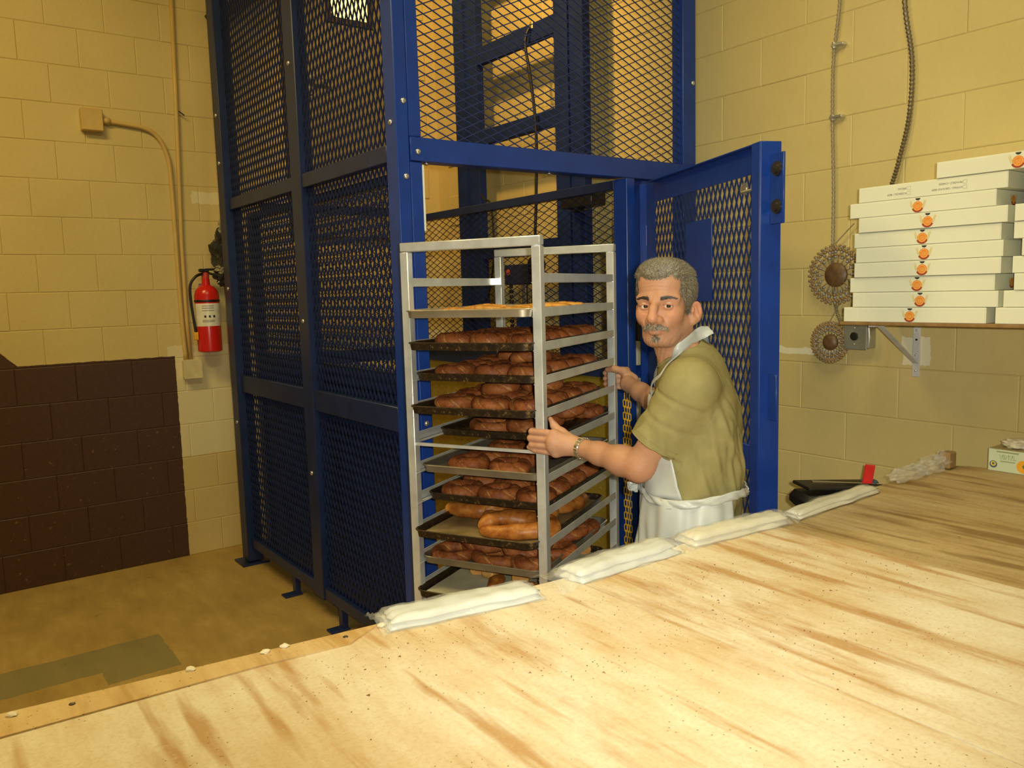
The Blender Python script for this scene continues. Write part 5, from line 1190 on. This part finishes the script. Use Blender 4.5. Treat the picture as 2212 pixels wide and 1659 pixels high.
# neck opening, and the inside of the sleeves and hem hollowed so that skin shows through cleanly
SG.cone(V(1.776, 1.586, 1.353), hd(-.02, 0, -.06), .0655, .070, .004, True)
shirt_me = SG.mesh('shirt', SHIRT, 1); shirt = bpy.data.objects.new('shirt', shirt_me); COL.objects.link(shirt); shirt.parent = person
sco = np.empty(len(shirt_me.vertices) * 3, np.float32); shirt_me.vertices.foreach_get('co', sco); sco = sco.reshape(-1, 3)
srel = sco - V(1.808, 1.570, 0); sphi = np.degrees(np.arctan2(srel @ LB, srel @ FB)) % 360; svn = np.empty(sco.size, np.float32); shirt_me.vertices.foreach_get('normal', svn); svn = svn.reshape(-1, 3)
tr_ = (np.abs(srel @ LB) < .24) & (np.linalg.norm(srel[:, :2], axis=1) < .235); sd_ = np.zeros(len(sco))
for p0, z0, p1, z1, am, w in ((112, 1.245, 150, 1.03, .0075, .0075), (118, 1.265, 172, 1.12, .0070, .0075), (104, 1.225, 128, .96, .0070, .0080), (128, 1.19, 142, .93, .0055, .0070), (150, 1.16, 168, .92, .0060, .0085), (165, 1.27, 205, 1.15, .0060, .009), (140, 1.30, 190, 1.24, .0045, .008), (95, 1.15, 112, .94, .0050, .007), (172, 1.06, 196, .91, .0055, .008), (60, 1.22, 40, 1.0, .006, .008), (120, 1.05, 165, .93, .005, .007)):
    ax0, ay0, ax1, ay1 = p0 * .0026, z0, p1 * .0026, z1; X_, Y_ = sphi * .0026, sco[:, 2]; L2 = (ax1 - ax0) ** 2 + (ay1 - ay0) ** 2
    t_ = ((X_ - ax0) * (ax1 - ax0) + (Y_ - ay0) * (ay1 - ay0)) / L2; tc = np.clip(t_, 0, 1); bow = .012 * np.sin(PI * tc); dd = np.hypot(X_ - ax0 - tc * (ax1 - ax0) + bow, Y_ - ay0 - tc * (ay1 - ay0))
    sd_ += tr_ * am * .62 * np.sin(PI * np.clip(tc * .86 + .10, 0, 1)) * (np.exp(-(dd / w) ** 2) - .55 * np.exp(-((dd - 1.9 * w) / w) ** 2))
for h0, am, w in ((.30, .004, .010), (.52, .0035, .010), (.74, .004, .009)):   # creases round the near sleeve
    ax_ = (LEL - LSH) / np.linalg.norm(LEL - LSH); q_ = (sco - LSH) @ ax_; rr = np.linalg.norm(sco - LSH - q_[:, None] * ax_, axis=1); an_ = np.arctan2((sco - LSH) @ np.cross(ax_, UP), (sco - LSH) @ UP)
    sd_ -= ((rr < .10) & (q_ > .02)) * am * np.exp(-((q_ - h0 * .24 - .035 * np.sin(an_ + h0 * 5)) / w) ** 2)
sco = (sco + svn * sd_[:, None]).astype(np.float32); shirt_me.vertices.foreach_set('co', sco.ravel()); shirt_me.update()
bvh_shirt = BVHTree.FromPolygons([tuple(c) for c in sco.tolist()], [tuple(p.vertices) for p in shirt_me.polygons])
pts = []
for k in range(40):
    a = 2 * PI * k / 40; h = bvh_shirt.find_nearest(Vector((1.777 + .07 * math.cos(a), 1.586 + .07 * math.sin(a), 1.372))); pts.append(h[0])
pchild(MB().tube(pts, .0055, 8, closed=True), 'collar_rib', SHIRT)
for sh_, el_, nm in ((LSH, LEL, 1), (RSH, REL, 2)):
    ax_ = (el_ - sh_) / np.linalg.norm(el_ - sh_); e1 = np.cross(ax_, UP); e1 /= np.linalg.norm(e1); e2 = np.cross(e1, ax_); hemc = sh_ + (el_ - sh_) * (.70 if nm == 1 else .55)
    for off, nn in ((-.004, 'sleeve_hem'), (-.020, 'sleeve_stitch')):
        ring = []
        for k in range(36):
            a = 2 * PI * k / 36; d = e1 * math.cos(a) + e2 * math.sin(a); h = bvh_shirt.ray_cast(Vector(hemc + ax_ * off + d * .16), Vector(-d), .15)
            if h[0] is not None and (h[0] - Vector(hemc + ax_ * off)).length < .088: ring.append(h[0])
        if len(ring) > 20: pchild(MB().tube(ring, .0022 if nn == 'sleeve_hem' else .0009, 6, closed=len(ring) == 36), nn, SHIRT)
    ring = []
    base = sh_ + (-LB if nm == 1 else LB) * .055
    for k in range(40):
        a = 2 * PI * k / 40; d = FB * math.cos(a) + UP * math.sin(a); q0 = Vector(base + d * .16 + (LB if nm == 1 else -LB) * .10); h = bvh_shirt.ray_cast(q0, Vector(base + d * .055 - V(*q0)).normalized(), .3)
        if h[0] is not None and math.sin(a) > -.15: ring.append(h[0])
    if len(ring) > 8: pchild(MB().tube(sorted(ring, key=lambda p: -((p.x - base[0]) * FB[0] + (p.y - base[1]) * FB[1])), .0009, 6), 'armhole_seam', SHIRT)
# trousers and shoes
TG = SDF((1.55, 1.30, .03), (2.06, 1.84, .92), .005)
TG.put(trunk_fn(.000, .80, .90), (1.55, 1.35, .80), (2.05, 1.80, .90), .03)
for s in (-1, 1):
    hp = V(1.800, 1.570, .84) + LB * s * .085; kn = V(1.800, 1.570, .48) + LB * s * .095 + FB * .015; an = V(1.800, 1.570, .06) + LB * s * .10 - FB * .02
    TG.cone(hp, kn, .098, .078, .04); TG.cone(kn, an, .078, .066, .03)
tr = bpy.data.objects.new('trousers', TG.mesh('trousers', M('khaki_twill', (.25, .215, .10), .85, 0, .08, 30, .2, 300, spec=.15), 2)); COL.objects.link(tr); tr.parent = person
for s in (-1, 1):
    an = V(1.800, 1.570, 0) + LB * s * .10 - FB * .02; G_ = SDF(an - V(.22, .26, .0), an + V(.22, .26, .14), .004)
    G_.cone(an + FB * -.035 + UP * .045, an + FB * .15 + UP * .036, .043, .036, .02); G_.cone(an + UP * .06, an + UP * .11, .045, .046, .03)
    G_.put(lambda X, Y, Z: .0 - Z + 0 * X, an - V(.22, .26, .03), an + V(.22, .26, .004), .002, False) if False else None
    so = bpy.data.objects.new('shoe', G_.mesh('shoe', M('black_shoe', (.02, .018, .016), .4), 1)); COL.objects.link(so); so.parent = person
# wristwatch
wax = (LWR - LEL) / np.linalg.norm(LWR - LEL); wc = LWR - wax * .012; wu = np.cross(wax, UP); wu /= np.linalg.norm(wu); wv = np.cross(wu, wax)
mb = MB(); NW = 22
for k in range(NW):
    a = 2 * PI * k / NW; d = wu * math.cos(a) + wv * math.sin(a); h = bvh_body.ray_cast(Vector(wc + d * .1), Vector(-d)); p = V(*h[0]) + d * .0022 if h[0] else wc + d * .034
    rot = Matrix((Vector(np.cross(d, wax)), Vector(wax), Vector(d))).transposed()
    mb.box(p, (.0078, .0165, .0032), rot, ch=.0008); mb.box(p + d * .0012, (.0038, .010, .0024), rot, mi=1)
watch = mb.build('wristwatch', [ZINC, M('watch_gold', (.62, .50, .26), .25, .9)], person)

# apron: bib, skirt, waist tie and neck strap, laid over the clothes
APR = M('apron_film', (.47, .49, .48), .42, 0, .03, 12, .10, 60)
bvh_tr = BVHTree.FromPolygons([tuple(v.co) for v in tr.data.vertices], [tuple(p.vertices) for p in tr.data.polygons])
def axis_at(z): zc, xc, yc = zip(*CXY); return V(np.interp(z, zc, xc), np.interp(z, zc, yc), z)
def out_r(phi, z):
    zz = max(z, .85); c = axis_at(z); d = FB * math.cos(phi) + LB * math.sin(phi); zt, wa, wb = zip(*TRK)
    a, b = np.interp(zz, zt, wa) + .010, np.interp(zz, zt, wb) + .010
    return c, d, 1 / ((abs(math.sin(phi) / a) ** 2.3 + abs(math.cos(phi) / b) ** 2.3) ** (1 / 2.3))
def sheet(name, rows, cols_, fn, thick=.0025):
    mb = MB(); A_ = []; Bk = []
    for i in range(rows + 1):
        for j in range(cols_ + 1):
            c, d, r = fn(i / rows, j / cols_); A_.append(c + d * r); Bk.append(c + d * (r - thick))
    n = len(A_); w = cols_ + 1; fs = []
    for i in range(rows):
        for j in range(cols_): q = (i * w + j, (i + 1) * w + j, (i + 1) * w + j + 1, i * w + j + 1); fs += [q, tuple(k + n for k in q[::-1])]
    rim = [j for j in range(w)] + [i * w + cols_ for i in range(1, rows + 1)] + [rows * w + j for j in range(cols_ - 1, -1, -1)] + [i * w for i in range(rows - 1, 0, -1)]
    for k in range(len(rim)): a_, b_ = rim[k], rim[(k + 1) % len(rim)]; fs.append((a_, b_, b_ + n, a_ + n))
    mb.add(A_ + Bk, fs); return pchild(mb, name, APR)
rad = math.radians
def skirt(u, v):
    z = .985 - u * .55; hi = 130 - 22 * u + 4 * math.sin(u * 9); phi = rad(-hi + 2 * hi * v); c, d, r = out_r(phi, z)
    fold = (.010 * math.sin(phi * 11 + 2.2 * math.sin(u * 3)) + .006 * math.sin(phi * 23 + u * 5)) * min(1, .15 + u * 2.2) + .010 * noise.noise(Vector((phi * 3, u * 4, 2)))
    return c, d, r + .008 + .030 * u ** .8 + fold
skirt_o = sheet('apron_skirt', 30, 110, skirt)
def bib(u, v):
    z = .985 + u * .275; hi = 80 - 10 * u - 45 * u ** 2.6 + 20 * max(0, .14 - u); phi = rad(-hi + 2 * hi * v); c, d, r = out_r(phi, z)
    return c, d, r + .009 + .006 * noise.noise(Vector((phi * 4, u * 6, 7))) + .004 * math.sin(phi * 9 + u * 6)
sheet('apron_bib', 22, 60, bib)
def tie(u, v):
    phi = rad(-176 + 352 * v); z = .970 + u * .024 + .010 * math.sin(phi * 3 + 1) - .012 * math.cos(phi) * 0; c, d, r = out_r(phi, z)
    return c, d, r + .013 + .002 * math.sin(u * PI) + .003 * math.sin(phi * 17 + u * 5) + .004 * noise.noise(Vector((phi * 6, u * 3, 1)))
sheet('waist_tie', 5, 150, tie, .004)
kc, kd, kr = out_r(rad(12), .985); kp = kc + kd * (kr + .030)
o = lump(tuple(kp), (.020, .018, .016), 4.4, .5, 'tie_knot', APR, 3); o.parent = person
mb = MB()
for sgn, ln in ((1, .16), (-1, .12)):
    for i in range(9):
        t = i / 8
        if i: 
            a, b = prev, kp + kd * (.006 + .012 * t) + LB * (sgn * (.012 + .02 * t)) - UP * (ln * t)
            e = LB * .008; mb.add([a - e, a + e, b + e, b - e], [(0, 1, 2, 3)])
        prev = kp + kd * (.006 + .012 * t) + LB * (sgn * (.012 + .02 * t)) - UP * (ln * t)
pchild(mb, 'tie_ends', APR)
def ribbon(name, mids, wid, lift=.004):
    path = smooth_path(mids, 6); mb = MB(); bs, ns = [], []
    for p in path:
        h = min((h for h in (bvh_shirt.find_nearest(p), bvh_body.find_nearest(p)) if h[0] is not None), key=lambda h: (h[0] - p).length)
        n_ = (p - h[0]).normalized() if (p - h[0]).length > .012 else h[1]
        bs.append(p if (p - h[0]).length > .012 else h[0] + h[1] * lift); ns.append(n_)
    for _ in range(6):
        bs = [bs[0]] + [(bs[i - 1] + bs[i] * 2 + bs[i + 1]) / 4 for i in range(1, len(bs) - 1)] + [bs[-1]]
        ns = [ns[0]] + [((ns[i - 1] + ns[i] + ns[i + 1]) / 3).normalized() for i in range(1, len(ns) - 1)] + [ns[-1]]
    rows = []
    for i, (p, n_) in enumerate(zip(bs, ns)):
        t = (bs[min(i + 1, len(bs) - 1)] - bs[max(i - 1, 0)]).normalized(); s_ = t.cross(n_).normalized(); w = wid(i / (len(bs) - 1)); n_ = s_.cross(t).normalized()
        if n_.dot(ns[i]) < 0: n_ = -n_
        rows.append([p - s_ * w, p - s_ * w * .4 + n_ * .003, p + n_ * .001, p + s_ * w * .5 + n_ * .003, p + s_ * w])
    vs = [p for r in rows for p in r]; L = len(vs); vs += [p - Vector((0, 0, .0012)) for p in vs]; k5 = len(rows[0])
    fs = []
    for i in range(len(rows) - 1):
        for k in range(k5 - 1):
            q = (i * k5 + k, i * k5 + k + 1, (i + 1) * k5 + k + 1, (i + 1) * k5 + k); fs += [q, tuple(x + L for x in q[::-1])]
    mb.add(vs, fs); return pchild(mb, name, APR)
c1, d1, r1 = out_r(rad(30), 1.255); c2, d2, r2 = out_r(rad(-30), 1.255)
nb = V(1.783, 1.586, 1.372)
c3, d3, r3 = out_r(rad(38), 1.30)
left = [c1 + d1 * (r1 + .010), c3 + d3 * (r3 + .016), V(1.622, 1.530, 1.3320), V(1.665, 1.5385, 1.353), V(1.700, 1.5420, 1.386), V(1.722, 1.5320, 1.405), V(1.748, 1.5280, 1.4195), V(1.779, 1.5310, 1.430), V(1.799, 1.528, 1.438), V(1.821, 1.5215, 1.4425)]
ribbon('neck_strap', left, lambda t: .007 + .010 * min(1, max(0, t - .25) * 2.2))
right = [c2 + d2 * (r2 + .006), nb + FB * .085 - LB * .062 + UP * -.045, nb + FB * .03 - LB * .080 + UP * .003, nb - FB * .030 - LB * .075 + UP * .018, nb - FB * .060 - LB * .02 + UP * .030, V(1.812, 1.530, 1.436)]
ribbon('neck_strap', right, lambda t: .012)
